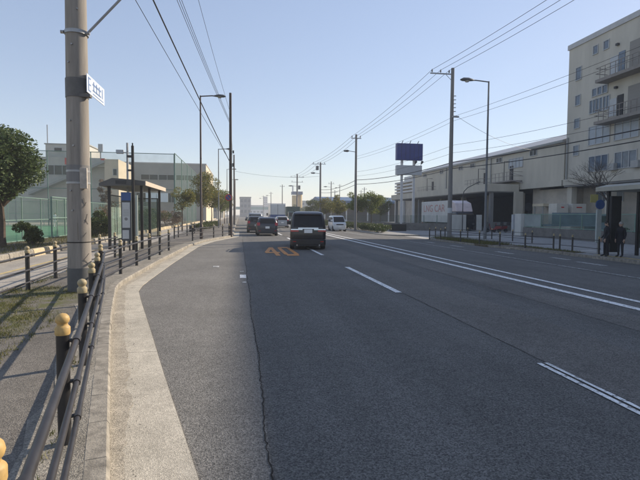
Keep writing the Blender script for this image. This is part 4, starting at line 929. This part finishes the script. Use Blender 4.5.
# ------------------------------------------------------------------ far right bus stop and people
t = thing('bus_shelter', 'bus shelter with pale roof edge at the right border of the picture', 'bus shelter', (17.2,13,-.08))
s = MB(); s.prismy([(16.7,2.93),(18.9,2.93),(18.9,3.12),(18.2,3.26),(17.3,3.26),(16.7,3.12)], 11.5, 20.4); rf = s.build('roof', pm('pale shelter roof', (.36,.345,.29), .6, .12, 2), t)
for x, y in ((17.0,19.9),(17.0,15.8),(17.0,12),(18.6,19.9),(18.6,15.8),(18.6,12)): MB().box(x-.06,x+.06,y-.06,y+.06,-.1,2.93).build('post', BLACK, t)
MB().box(16.93,17.45,19.62,19.78,.1,2.7).build('advert_panel', DARKP, t, bevel=.02)
frame_panel(t, 18.56, 18.64, 12.1, 19.8, .3, 2.5, BLACK, SGL)
t = thing('bus_stop_sign', 'pale bus stop sign with round blue emblem beside the far shelter', 'bus stop sign', (17.75,21.4,-.08))
MB().box(17.62,17.88,21.36,21.44,.45,2.1).build('timetable_panel', pm('pale green panel', (.42,.47,.46), .5, .08, 5), t); MB().tube([(17.75,21.4,-.1),(17.75,21.4,2.15)], .035, 8).build('pole', STEEL, t)
MB().tube([(17.78,21.34,2.35),(17.78,21.40,2.35)], .24, 20).build('round_emblem', SIGNB, t); MB().obox((17.5,21.45), .42, .03, 2.45, 2.85).build('yellow_board', pm('yellow board', (.38,.34,.12), .6, .1, 4), t)
def person(label, loc, rz, h, top, legs, hair, pose=0, group='people'):
    k = h/1.7; V = []; E = []; Rr = []
    def n_(p, r, pa=None):
        V.append(Vector(p)*k); Rr.append(r*k); i = len(V)-1
        if pa is not None: E.append((pa, i))
        return i
    pel = n_((0,0,.92), (.15)); ab = n_((0,.01,1.08), .135, pel); ch = n_((0,.0,1.27), .155, ab); nk0 = n_((0,-.01,1.42), .085, ch); nk = n_((0,.0,1.48), .055, nk0)
    hd0 = n_((0,.01,1.54), .075, nk); hd1 = n_((0,.015,1.61), .092, hd0); n_((0,.01,1.665), .06, hd1); n_((0,.105,1.575), .016, hd0)
    for sx in (-1,1):
        hp = n_((sx*.09,0,.86), .095, pel); kn = n_((sx*.10,.015+.02*pose*sx,.48), .062, hp); an = n_((sx*.105,-.01+.05*pose*sx,.09), .044, kn); to = n_((sx*.12,.10+.05*pose*sx,.04), .04, an); n_((sx*.125,.16+.05*pose*sx,.035), .03, to)
        sh = n_((sx*.17,0,1.36), .068, ch); el = n_((sx*.235,-.02,1.10), .048, sh); fz = .14 if pose else .05; wr = n_((sx*.23,fz,.88), .034, el); pa = n_((sx*.225,fz+.02,.80), .036, wr)
        for j, (dx, L_) in enumerate(((-.028,.075),(-.010,.085),(.010,.08),(.026,.065))):
            f1 = n_((sx*.222,fz+.02+dx,.77-L_*.45), .0095, pa); n_((sx*.212,fz+.024+dx,.77-L_), .008, f1)
        th = n_((sx*.205,fz+.055,.79), .011, pa); n_((sx*.195,fz+.07,.745), .009, th)
    me = bpy.data.meshes.new('skeleton'); me.from_pydata(V, E, []); ob = link(bpy.data.objects.new('skeleton', me))
    ob.modifiers.new('skin', 'SKIN'); sub = ob.modifiers.new('sub', 'SUBSURF'); sub.levels = 1; sub.render_levels = 1
    for i, d in enumerate(me.skin_vertices[0].data): d.radius = (Rr[i], Rr[i]*(.8 if i in (1,2) else 1)); d.use_root = (i == 0)
    dg = bpy.context.evaluated_depsgraph_get(); bm_ = bpy.data.meshes.new_from_object(ob.evaluated_get(dg)); bpy.data.objects.remove(ob)
    bm_.materials.clear()
    for mm in (top, legs, SKIN, DARKP): bm_.materials.append(mm)
    for p in bm_.polygons:
        z = p.center.z/k; p.use_smooth = True
        p.material_index = 2 if z > 1.47 else 3 if z < .07 else (2 if (abs(p.center.x)/k > .185 and .6 < z < .87) else (0 if z > .78 else 1))
    t = thing('person', label, 'person', loc, rz, group); b = link(bpy.data.objects.new('body', bm_)); b.parent = t
    s = MB(); vs_ = []; n = 12; rows = []
    for a_ in range(6):
        ph = a_/5*1.75
        for j in range(n):
            th = 2*math.pi*j/n; r = .108*math.sin(ph); ex = .25*(1-math.sin(th))*.5*(ph/1.75)
            vs_.append((r*math.cos(th)*k*.92, (r*math.sin(th)+.005)*k, (1.612+.108*math.cos(ph)-ex*.25)*k))
    s.add(vs_, [(i*n+j, i*n+(j+1)%n, (i+1)*n+(j+1)%n, (i+1)*n+j) for i in range(5) for j in range(n)]); s.build('hair', hair, t, True, world=False)
    s = MB()     # knee length coat hem
    s.lathe([(.20*k,.66*k),(.185*k,.80*k),(.17*k,.95*k),(.15*k,1.1*k)], n=14); s.v = [(x, y*.72, z) for x, y, z in s.v]; s.build('coat_skirt', top, t, True, world=False)
    for sx in (-1,1): MB().obox((sx*.035*k,.098*k), .02*k, .012*k, 1.59*k, 1.605*k).build('eye', DARKP, t, world=False)
    for sx in (-1,1): MB().obox((sx*.093*k,.01*k), .014*k, .035*k, 1.565*k, 1.625*k).build('ear', SKIN, t, world=False)
    MB().obox((0,.098*k), .045*k, .012*k, 1.532*k, 1.54*k).build('mouth', LAMPR, t, world=False)
    return t
person('person in dark coat standing in front of the far bus shelter', (17.05,19.15,-.082), R(100), 1.6, COAT, TROU, HAIR)
person('person in black standing against the dark shelter panel', (16.62,19.5,-.082), R(70), 1.62, COAT, COAT, HAIRD, 1)
person('small distant person in white on the green sports court', (-20.3,58,.12), R(200), 1.65, SHIRT, SHIRT, HAIRD, 1)

# ------------------------------------------------------------------ vehicles
def ring_at(rings, z):
    for a, b in zip(rings, rings[1:]):
        if a[0] <= z <= b[0]:
            f = (z-a[0])/(b[0]-a[0]); return [a[i]+(b[i]-a[i])*f for i in range(5)]
    return list(rings[-1])
def outline(yr, yf, hw, rc, n=5):
    P = []
    for cx, cy, a0 in ((hw-rc,yf-rc,0),(-hw+rc,yf-rc,90),(-hw+rc,yr+rc,180),(hw-rc,yr+rc,270)):
        for i in range(n): an = R(a0+90*i/(n-1)); P.append((cx+rc*math.cos(an), cy+rc*math.sin(an)))
    return P
def shell(rings, cap=True):
    s = MB(); n = 20
    for z, yr, yf, hw, rc in rings: s.v += [(x, y, z) for x, y in outline(yr, yf, hw, rc)]
    k = len(rings); fs = [(i*n+j, i*n+(j+1)%n, (i+1)*n+(j+1)%n, (i+1)*n+j) for i in range(k-1) for j in range(n)]
    fs += [tuple(range(n-1,-1,-1)), tuple(range((k-1)*n, k*n))]; s.f = fs; s.m = [0]*len(fs); return s
def patch(rings, face, u0_, u1_, z0, z1, off=.012, nz=5, taper=(0,0)):
    """Panel lying on the body: face 'r' rear, 'f' front (u = x), 'l'/'R' sides (u = y)."""
    s = MB(); vs_ = []
    for layer in (off, -.02):
        for i in range(nz+1):
            f = i/nz; z = z0+(z1-z0)*f; g_ = ring_at(rings, z); a, b = u0_+taper[0]*f, u1_+taper[1]*f
            for j in range(5):
                u = a+(b-a)*j/4
                if face == 'r': vs_.append((u, g_[1]-layer, z))
                elif face == 'f': vs_.append((u, g_[2]+layer, z+layer*.6))
                elif face == 'l': vs_.append((-g_[3]-layer, u, z))
                else: vs_.append((g_[3]+layer, u, z))
    m_ = 5*(nz+1); fs = []
    flip = face in ('r', 'R')
    for i in range(nz):
        for j in range(4):
            q = (i*5+j, i*5+j+1, (i+1)*5+j+1, (i+1)*5+j); fs.append(q if (face in ('r','R')) else q[::-1]); fs.append(tuple(x+m_ for x in (q[::-1] if face in ('r','R') else q)))
    bd = [j for j in range(5)]+[i*5+4 for i in range(1,nz+1)]+[nz*5+j for j in range(3,-1,-1)]+[i*5 for i in range(nz-1,0,-1)]
    for a, b in zip(bd, bd[1:]+bd[:1]): fs.append((a+m_, b+m_, b, a) if face in ('r','R') else (a, b, b+m_, a+m_))
    return s.add(vs_, fs)
def wheel(parent, x, y, r, wd, sx):
    s = MB(); s.v = []; prof = [(r*.62,-wd/2),(r*.94,-wd/2),(r,-wd*.35),(r,wd*.35),(r*.94,wd/2),(r*.62,wd/2)]
    n = 18; vs_ = [(z, q*math.cos(2*math.pi*j/n), q*math.sin(2*math.pi*j/n)) for q, z in prof for j in range(n)]; k = len(prof)
    s.add(vs_, [(i*n+j, i*n+(j+1)%n, (i+1)*n+(j+1)%n, (i+1)*n+j) for i in range(k-1) for j in range(n)])
    o = s.build('wheel', RUBB, parent, True, world=False); o.location = (x, y, r)
    h = MB(); h.tube([(-wd*.3,0,0),(wd*.3,0,0)], r*.63, 16)
    for q in range(5):
        an = 2*math.pi*q/5; h.tube([(sx*wd*.33,0,0),(sx*wd*.36,r*.58*math.cos(an),r*.58*math.sin(an))], r*.07, 4)
    h.build('rim', CHROME, o, world=False)
def car(name, label, loc, rz, rings, paint_, cat, group, wb=1.4, r=.32, rearwin=None, wind=None, sides=(), tl=None, hl=None, plate=(.62,.78), bump=True, plate_w=.33, glass=GLASSD, extras=None, mirrors=1.0, grille=None):
    t = thing(name, label, cat, loc, rz, group); W = max(q[3] for q in rings)
    b = shell(rings).build('body', paint_, t, True, world=False)
    if rearwin: patch(rings, 'r', -rearwin[0], rearwin[0], rearwin[1], rearwin[2], taper=(rearwin[3],-rearwin[3])).build('rear_window', glass, t, True, world=False)
    if wind: patch(rings, 'f', -wind[0], wind[0], wind[1], wind[2], taper=(wind[3],-wind[3])).build('windscreen', glass, t, True, world=False)
    for (y0, y1, z0, z1, ta, tb) in sides:
        for f_ in 'lR': patch(rings, f_, y0, y1, z0, z1, taper=(ta, tb)).build('side_window', glass, t, True, world=False)
    if tl:
        for sx in (-1,1):
            a, c_ = sorted((sx*tl[0], sx*tl[1])); patch(rings, 'r', a, c_, tl[2], tl[3], .02).build('tail_lamp', LAMPR, t, True, world=False)
    if hl:
        for sx in (-1,1):
            a, c_ = sorted((sx*hl[0], sx*hl[1])); patch(rings, 'f', a, c_, hl[2], hl[3], .02).build('head_lamp', LAMPW, t, True, world=False)
    if grille: patch(rings, 'f', -grille[0], grille[0], grille[1], grille[2], .015).build('grille', DARKP, t, True, world=False)
    zr_ = (plate[0]+plate[1])/2
    patch(rings, 'r', -plate_w/2, plate_w/2, plate[0], plate[1], .035).build('number_plate', PLATEW, t, False, world=False)
    zf_ = .42; patch(rings, 'f', -.165, .165, zf_, zf_+.16, .035).build('number_plate', PLATEW, t, False, world=False)
    yr0 = ring_at(rings, .5)[1]; yf0 = ring_at(rings, .5)[2]; hw = ring_at(rings, .5)[3]
    s = MB(); s.prism(outline(yr0-.06, yr0+.35, hw+.006, .16), .26, .52); s.build('rear_bumper', paint_, t, True, world=False, bevel=.02)
    s = MB(); s.prism(outline(yr0-.045, yr0+.3, hw-.02, .12), .20, .262); s.build('bumper_trim', DARKP, t, False, world=False)
    for sx in (-1,1):
        MB().obox((sx*(hw-.2), yr0-.067), .16, .012, .40, .435).build('reflector', LAMPR, t, world=False)
        for y in (-wb, wb):
            n = 16; s = MB(); s.tube([(sx*(hw-.2),y,r+.02),(sx*(hw+.012),y,r+.02)], r*1.18, n); s.build('wheel_arch', DARKP, t, True, world=False)
            wheel(t, sx*(hw-.09), y, r, .22, sx)
        ym = (sides[-1][1]-.05 if sides else .8); zm = (sides[-1][2]+.06 if sides else 1.)
        s = MB(); s.box(*(sorted((sx*(hw-.02), sx*(hw+.20)))), ym-.06, ym+.06, zm, zm+.2*mirrors); s.build('door_mirror', paint_, t, world=False, bevel=.03)
    if extras: extras(t)
    return t
VAN = [(z, a*1., b, c*.965, d) for z, a, b, c, d in [(.20,-2.28,2.28,.80,.15),(.30,-2.38,2.37,.88,.18),(.55,-2.42,2.42,.915,.2),(.85,-2.41,2.36,.92,.2),(1.0,-2.40,2.22,.915,.2),(1.10,-2.39,1.80,.905,.18),(1.45,-2.32,1.15,.855,.16),(1.72,-2.22,.65,.80,.16),(1.83,-2.12,.40,.76,.18),(1.885,-1.98,.2,.68,.2),(1.91,-1.7,0,.5,.2)]]
def van_x(t):
    patch(VAN, 'r', -.50, .50, 1.045, 1.10, .03).build('chrome_strip', CHROME, t, False, world=False)
    for sx in (-1,1):
        a, b = sorted((sx*.28, sx*.86)); patch(VAN, 'r', a, b, .985, 1.035, .028).build('chrome_strip', CHROME, t, False, world=False)
        s = MB(); s.tube([(sx*.66,-1.85,1.90),(sx*.68,-1.5,1.945),(sx*.68,-.2,1.945),(sx*.66,.1,1.88)], .02, 6); s.build('roof_rail', DARKP, t, True, world=False)
        MB().tube([(sx*.55,-2.47,.24),(sx*.55,-2.30,.24)], .04, 8).build('exhaust', CHROME, t, True, world=False)
    s = MB(); s.prismx([(-2.30,1.76),(-2.16,1.84),(-1.95,1.875),(-1.95,1.83),(-2.15,1.775)], -.66, .66); s.build('spoiler', CARBLK, t, False, world=False)
    MB().tube([(0,-2.43,1.14),(-.38,-2.385,1.30)], .012, 5).build('wiper', DARKP, t, world=False)
    MB().obox((0,-2.185), .34, .02, 1.73, 1.75).build('brake_lamp', LAMPR, t, world=False)
    for sx, z in ((-.3,1.18),(.3,1.18)): pass
    patch(VAN, 'r', -.74, .74, .60, .615, .02).build('tailgate_seam', DARKP, t, False, world=False)
VANS = ((-2.05,-.95,1.13,1.68,.06,-.02),(-.88,.10,1.13,1.70,0,-.02),(.16,1.30,1.13,1.66,0,-.62))
car('minivan', 'black minivan seen from behind, straddling the dashed lane line, nearest vehicle', (3.62,25.85,0), R(-6), VAN, CARBLK, 'minivan', 'vehicles heading away', 1.45, .34, (.73,1.14,1.70,.05), (.74,1.14,1.70,.06), VANS, (.48,.87,.90,1.03), (.5,.88,.72,.9), (.84,1.02), plate_w=.40, extras=van_x)
HAT = [(.18,-1.75,1.78,.74,.15),(.30,-1.83,1.86,.81,.18),(.55,-1.86,1.89,.84,.22),(.82,-1.84,1.80,.845,.22),(.92,-1.82,1.45,.84,.2),(.98,-1.80,1.0,.83,.18),(1.25,-1.68,.55,.745,.16),(1.42,-1.52,.2,.68,.18),(1.49,-1.3,0,.6,.2),(1.51,-1.0,-.2,.45,.2)]
HSD = ((-1.35,-.3,1.0,1.36,.22,-.02),(-.24,.85,1.0,1.36,0,-.5))
car('hatchback', 'dark compact hatchback with white plate, second vehicle ahead of the minivan', (2.26,40.7,0), 0, HAT, CARNAVY, 'car', 'vehicles heading away', 1.2, .29, (.62,1.0,1.38,.08), (.66,.98,1.36,.1), HSD, (.60,.83,.84,1.08), (.5,.82,.62,.8), (.60,.77))
car('hatchback', 'dark car half hidden left of the compact hatchback', (1.62,47.2,0), 0, [(z*1.05,a,b,c,d) for z,a,b,c,d in HAT], CARGREY, 'car', 'vehicles heading away', 1.2, .3, (.62,1.05,1.44,.08), (.66,1.03,1.42,.1), tuple((a,b,c*1.05,d*1.05,e,f) for a,b,c,d,e,f in HSD), (.60,.83,.88,1.12), (.5,.82,.62,.8), (.62,.8))
car('suv', 'far dark van with pale roof ahead of the queue on the left lane', (1.9,60,0), 0, VAN, CARSLV, 'car', 'vehicles heading away', 1.45, .34, (.73,1.14,1.70,.05), (.74,1.14,1.70,.06), VANS, (.6,.90,.86,1.04), (.5,.88,.72,.9), (.84,1.02))
car('sedan', 'pale car in the right lane behind the white box truck', (5.55,64,0), 0, HAT, CARSLV, 'car', 'vehicles heading away', 1.2, .3, (.62,1.0,1.38,.08), (.66,.98,1.36,.1), HSD, (.60,.83,.84,1.08), (.5,.82,.62,.8), (.60,.77))
KEI = [(.18,-1.6,1.6,.64,.12),(.30,-1.66,1.67,.71,.14),(.6,-1.68,1.69,.735,.16),(.86,-1.68,1.62,.735,.16),(.98,-1.68,1.30,.73,.15),(1.35,-1.64,.98,.70,.14),(1.6,-1.58,.72,.66,.14),(1.68,-1.5,.55,.62,.15),(1.72,-1.3,.3,.5,.2)]
car('kei_van', 'small white van coming towards the viewer past the planted island', (10.95,53.4,-.075), R(180), KEI, CARWHT, 'van', 'oncoming vehicles', 1.2, .28, (.55,1.0,1.5,.04), (.62,1.0,1.58,.05), ((-1.4,-.5,1.02,1.54,0,0),(-.4,.35,1.02,1.54,0,0),(.4,1.1,1.02,1.5,0,-.3)), (.5,.7,.8,1.1), (.42,.70,.66,.86), (.6,.77), grille=(.4,.68,.8))
def truck(name, label, loc, rz, L_, W, H, boxmat, cabmat, group, band=None, cab_l=1.7, deflector=False, text=None, cat='truck', floor=.95):
    t = thing(name, label, cat, loc, rz, group); y0 = -L_/2; yc = L_/2-cab_l; hw = W/2
    bx = MB().box(-hw,hw,y0,yc-.15,floor,H).build('cargo_box', boxmat, t, world=False, bevel=.03)
    for sx in (-.45,.45):
        MB().box(sx*W-.02,sx*W+.02,y0-.022,y0-.004,floor+.1,H-.1).build('door_bar', STEEL, bx, world=False)
    MB().box(-.02,.02,y0-.012,y0-.003,floor+.05,H-.05).build('door_seam', DARKP, bx, world=False)
    if band: MB().box(-hw-.008,hw+.008,y0-.03,yc-.2,floor-.02,floor+band[0]).build('colour_band', band[1], bx, world=False)
    MB().box(-.42,.42,y0+.1,L_/2-.4,.55,floor-.03).build('chassis', DARKP, t, world=False)
    rings = [(.45,yc,L_/2-.02,hw-.06,.1),(.8,yc,L_/2,hw-.04,.12),(1.35,yc,L_/2-.02,hw-.04,.12),(1.5,yc,L_/2-.06,hw-.05,.12),(2.15,yc,L_/2-.4,hw-.1,.12),(2.3,yc+.05,L_/2-.55,hw-.16,.12)]
    shell(rings).build('cab', cabmat, t, True, world=False)
    patch(rings, 'f', -hw+.2, hw-.2, 1.42, 2.1, .012).build('windscreen', GLASSD, t, True, world=False)
    for f_ in 'lR': patch(rings, f_, yc+.35, L_/2-.3, 1.42, 2.05, .012, taper=(0,-.3)).build('side_window', GLASSD, t, True, world=False)
    for sx in (-1,1):
        a, b = sorted((sx*(hw-.5), sx*(hw-.16))); patch(rings, 'f', a, b, .72, .95, .02).build('head_lamp', LAMPW, t, world=False)
        MB().obox((sx*(hw-.3), y0-.02), .36, .05, .66, .82).build('tail_lamp', LAMPR, t, world=False)
        MB().box(*sorted((sx*hw, sx*(hw+.22))), L_/2-.45, L_/2-.36, 1.5, 1.95).build('door_mirror', DARKP, t, world=False)
        for y in (y0+1.0, L_/2-.9): wheel(t, sx*(hw-.22), y, .42, .3, sx)
    MB().box(-hw+.1,hw-.1,y0-.05,y0+.05,.42,.55).build('rear_bar', DARKP, t, world=False)
    MB().obox((0,y0-.06), .4, .02, .62, .8).build('number_plate', PLATEW, t, world=False)
    if deflector:
        s = MB(); s.prismx([(yc-.05,2.32),(L_/2-.5,2.32),(L_/2-.62,2.6),(L_/2-1.0,H-.35),(yc-.05,H-.02)], -hw+.12, hw-.12); s.build('wind_deflector', pm('pinkish deflector', (.62,.54,.55), .4, .12, 2), t, world=False, bevel=.08)
    if text:
        o = link(bpy.data.objects.new('lettering', text_mesh(text[0], text[1]))); o.data.materials.clear(); o.data.materials.append(text[2]); o.parent = bx
        o.rotation_euler = (R(90), 0, text[3]); o.location = text[4]; o.scale = (1.25, 1, 1)
    return t
truck('box_truck', 'white box truck with blue lower band in the right lane far ahead', (6.0,79,0), 0, 7, 2.35, 3.35, TRUCKW, TRUCKW, 'vehicles heading away', (.75, SIGNB))
truck('box_truck', 'dark green canvas truck coming towards the viewer, behind the black minivan', (9.7,88,-.03), R(180), 7, 2.3, 3.2, pm('green canvas', (.06,.10,.09), .8, .15, 2), pm('green cab', (.08,.13,.12), .4, .1, 2), 'oncoming vehicles', None)
truck('lettered_truck', 'white truck with faint red letters parked in the yard beside the canopy', (27.2,60.3,-.1), R(180), 11.6, 2.4, 3.75, pm('trailer white', (.60,.60,.58), .55, .1, 1.5), pm('truck cab dark', (.03,.035,.05), .3, .1, 2), 'trucks in the yard', None, 2.2, True, ('LNG CAR', 1.35, pm('faded red lettering', (.52,.25,.23), .6, .35, 3), R(90), (1.212,-1.4,2.75)))
YB = pm('box panel cream', (.55,.52,.46), .6, .08, 3)
t = thing('flatbed_truck', 'pale blue light truck loaded with two boxes behind the mesh wall', 'truck', (27.9,37.3,-.1), 0, 'trucks in the yard')
CABB = pm('pale blue cab', (.22,.30,.36), .4, .1, 2)
MB().box(25.95,30.2,36.6,38.2,.9,1.05).build('bed', CABB, t); MB().box(25.95,30.2,36.58,36.62,1.06,2.05).build('drop_side', net_mat('drop side', (.2,.28,.33), .95), t)
s = MB(); s.prismy([(30.25,.4),(32.2,.4),(32.2,1.2),(31.8,1.95),(30.25,1.95)], 36.6, 38.2); s.build('cab', CABB, t, bevel=.05)
MB().box(30.6,31.6,36.57,36.598,1.25,1.8).build('side_window', GLASSD, t)
for x in (26.8,31.2):
    for y in (36.75,38.05): MB().tube([(x,y-.1,.26),(x,y+.1,.26)], .36, 14).build('wheel', RUBB, t, True)
for x0, x1, lb in ((26.5,27.6,'left cream box with a red mark on the flatbed truck'),(27.95,29.3,'right cream box on the flatbed truck')):
    b = tag(MB().box(x0,x1,36.8,37.9,1.055,2.82).build('cargo_crate', YB, None, bevel=.03), lb, 'box', 'boxes on the flatbed truck')
    MB().box(x0+.42,x1-.42,36.78,36.797,2.47,2.56).build('red_mark', SIGNR, b)
SCOOT = pm('scooter red', (.20,.018,.018), .35, .2, 6)
def scooter(label, x, y, rz):
    t = thing('scooter', label, 'scooter', (x,y,-.1), rz, 'scooters in the yard')
    for yy_ in (-.6,.62): MB().tube([(-.05,yy_,.22),(.05,yy_,.22)], .22, 14).build('wheel', RUBB, t, True, world=False)
    s = MB(); s.prismx([(-.75,.45),(-.1,.28),(.35,.28),(.42,.75),(.5,.98),(.42,1.0),(.28,.42),(-.05,.42),(-.2,.7),(-.8,.72)], -.15, .15); s.build('body', SCOOT, t, world=False, bevel=.04)
    s = MB(); s.box(-.14,.14,-.72,-.15,.72,.82); s.build('seat', BLACK, t, world=False, bevel=.03)
    MB().tube([(-.32,.42,1.05),(.32,.42,1.05)], .022, 6).build('handlebar', DSTEEL, t, world=False); MB().tube([(0,.62,.22),(0,.45,1.02)], .035, 6).build('fork', DSTEEL, t, world=False)
    MB().box(-.2,.2,-1.05,-.7,.78,1.15).build('rear_box', DARKP, t, world=False, bevel=.03)
scooter('red scooter left of the pair behind the grey lamp pole', 28.0,49.6,R(60)); scooter('red scooter right of the pair behind the grey lamp pole', 28.9,49.8,R(70))

# ------------------------------------------------------------------ planted island and far right
gi = 'trees on the planted island'
tree('island_tree', 'light green broad tree on the island nearest the sign tower', 'tree', (16.8,60,-.08), 5.05, 1.8, 2.0, 5200, .085, LEAFY, 61, gi, 26, .08)
tree('island_tree', 'light green tree directly right of the island lamp pole', 'tree', (14.9,60.5,-.08), 4.9, 1.8, 1.6, 4600, .085, LEAFY, 62, gi, 24, .08)
tree('island_tree', 'olive tree directly left of the island lamp pole', 'tree', (14.6,71,-.08), 4.9, 1.9, 1.7, 3600, .09, LEAFO, 63, gi, 20, .08)
tree('island_tree', 'olive tree above the small white van', 'tree', (14.5,80,-.08), 5.0, 1.9, 1.9, 3400, .1, LEAFO, 64, gi, 20, .08)
tree('island_tree', 'farthest tree in the island row', 'tree', (14.6,95,-.08), 5.2, 1.9, 2.0, 3000, .11, LEAFL, 65, gi, 18, .08)
tree('yard_tree', 'dark tree behind the island trees by the blue shed', 'tree', (22.5,75,-.08), 5.2, 1.8, 2.2, 3600, .1, LEAFL, 66, gi, 22, .09)
for k, (y, l_) in enumerate(((50.,2.6),(56.,2.6),(63,3.5),(71,4.),(80,4.5))):
    bush('island_hedge', ('clipped hedge at the near end of the planted island','clipped hedge beside the island lamp pole','clipped hedge beyond the island lamp pole','fourth hedge piece along the island','farthest hedge piece along the island')[k], (14.7,y,-.08), .8, l_+.6, .95, 9000, .055, LEAFG, 70+k, 'hedges on the planted island', 'hedge', 90)
t = thing('open_shed', 'long dark open shed with blue roof behind the island trees', 'building', (28,130,-.1))
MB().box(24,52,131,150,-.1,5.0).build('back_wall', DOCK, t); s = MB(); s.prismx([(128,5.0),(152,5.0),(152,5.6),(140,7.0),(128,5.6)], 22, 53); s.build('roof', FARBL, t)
for x in (23,29,35,41,47,52): MB().box(x-.15,x+.15,128.5,128.8,-.1,5.0).build('column', FARW, t)

# ------------------------------------------------------------------ far street end
def fb(label, x0, x1, y, h, mat, d=20, rows=4, cols=4, base=0, gm=None, name='far_building', cat='building', group='far buildings'):
    t = thing(name, label, cat, ((x0+x1)/2,y,-.4), 0, group); MB().box(x0,x1,y,y+d,-.4,h).build('wall', mat, t)
    MB().box(x0-.2,x1+.2,y-.2,y+d+.2,h,h+.5).build('coping', GREYB, t)
    for r in range(rows):
        for c in range(cols):
            u = x0+(x1-x0)*(c+.2)/cols; u2 = x0+(x1-x0)*(c+.8)/cols; z = 2+(h-2)*(r+.2)/rows; z2 = 2+(h-2)*(r+.7)/rows
            wn = MB().box(u,u2,y-.12,y-.002,z,z2).build('window', gm or GLASSB, t)
    return t
fb('grey block just right of the slim dark pole far away', .5, 7, 290, 11.5, FARB, 30, 3, 3)
fb('pale low block beyond the dark car queue', 8.5, 21, 420, 9, FARW, 20, 2, 4)
fb('slender grey tower far down the road', 34, 39.5, 680, 26, FARB, 12, 8, 2)
fb('dark stepped block beside the slender tower', 40, 66, 690, 17, FARB, 20, 4, 6)
fb('pale factory block behind the minivan roof', 40, 62, 320, 10.5, PALEB, 30, 3, 6)
fb('grey low block far right of the road', 64, 92, 360, 9.5, FARB, 30, 2, 6)
fb('cream low house at the end of the left pavement', -14, -6.5, 210, 7, CREAMB, 20, 2, 3)
fb('grey block on the left beyond the gymnasium', -18, -7, 165, 9.5, GREYB, 20, 3, 4)
t = thing('silo_tower', 'yellow tower with blue top behind the cluttered pole', 'tower', (32,260,-.4))
MB().lathe([(1.7,-.4),(1.7,12.0),(1.6,12.1)], (30.2,262,0), 18).build('yellow_shaft', FARY, t, True); MB().lathe([(1.4,0),(1.4,12.4),(1.3,12.6)], (33.0,264,0), 18).build('yellow_shaft', FARY, t, True)
MB().box(28.5,34.2,260,266,12.6,14.2).build('blue_top', FARBL, t); MB().tube([(29,262,14.4),(29,262,17.5)], .4, 8).build('vent_pipe', FARW, t)
t = thing('footbridge', 'pale green footbridge crossing the road far ahead', 'footbridge', (0,345,0))
MB().box(-4,26,345,348,5.0,5.6).build('deck', FOOTB, t)
for y in (345,347.9): MB().box(-4,26,y,y+.1,5.6,6.9).build('parapet', FOOTB, t)
for x in (-3.6,25.4): MB().box(x-.4,x+.4,346,347,-.3,5.0).build('pier', FOOTB, t)
s = MB(); s.prismy([(-4.0,5.6),(-4.0,5.0),(-16,-.3),(-17,-.3)], 345, 347.5); s.build('stair', FOOTB, t); s = MB(); s.prismy([(26.0,5.6),(26.0,5.0),(38,-.3),(39,-.3)], 345, 347.5); s.build('stair', FOOTB, t)
for k, (x, y, h, r, lb) in enumerate(((-12,150,6,3,'rounded green tree beyond the gymnasium on the left'),(-9,185,6,3,'far green tree at the end of the left row'),(24,200,6,3.5,'far tree right of the footbridge'),(31,215,6.5,3.5,'far tree below the yellow tower'),(38,225,6,3.5,'far tree right of the yellow tower'),(46,230,6.5,4,'far tree left of the blue shed'))):
    tree('far_tree', lb, 'tree', (x,y,-.4), h, 1.2, r, 1600, .28, LEAFL, 90+k, 'far trees', 16, .15)

# ------------------------------------------------------------------ haze: the air between here and the far street
hz = MB().box(-910,1210,-310,1510,-1.5,30).build('haze', [], None)
hm = bpy.data.materials.new('haze air'); hm.use_nodes = True; hn = hm.node_tree; hn.nodes.remove(hn.nodes['Principled BSDF'])
pv = hn.nodes.new('ShaderNodeVolumePrincipled'); pv.inputs['Color'].default_value = (.95,.97,1,1); pv.inputs['Density'].default_value = .0009
hn.links.new(pv.outputs[0], hn.nodes['Material Output'].inputs['Volume']); hz.data.materials.append(hm)
tag(hz, 'thin pale haze over the far end of the street', 'haze', kind='stuff')
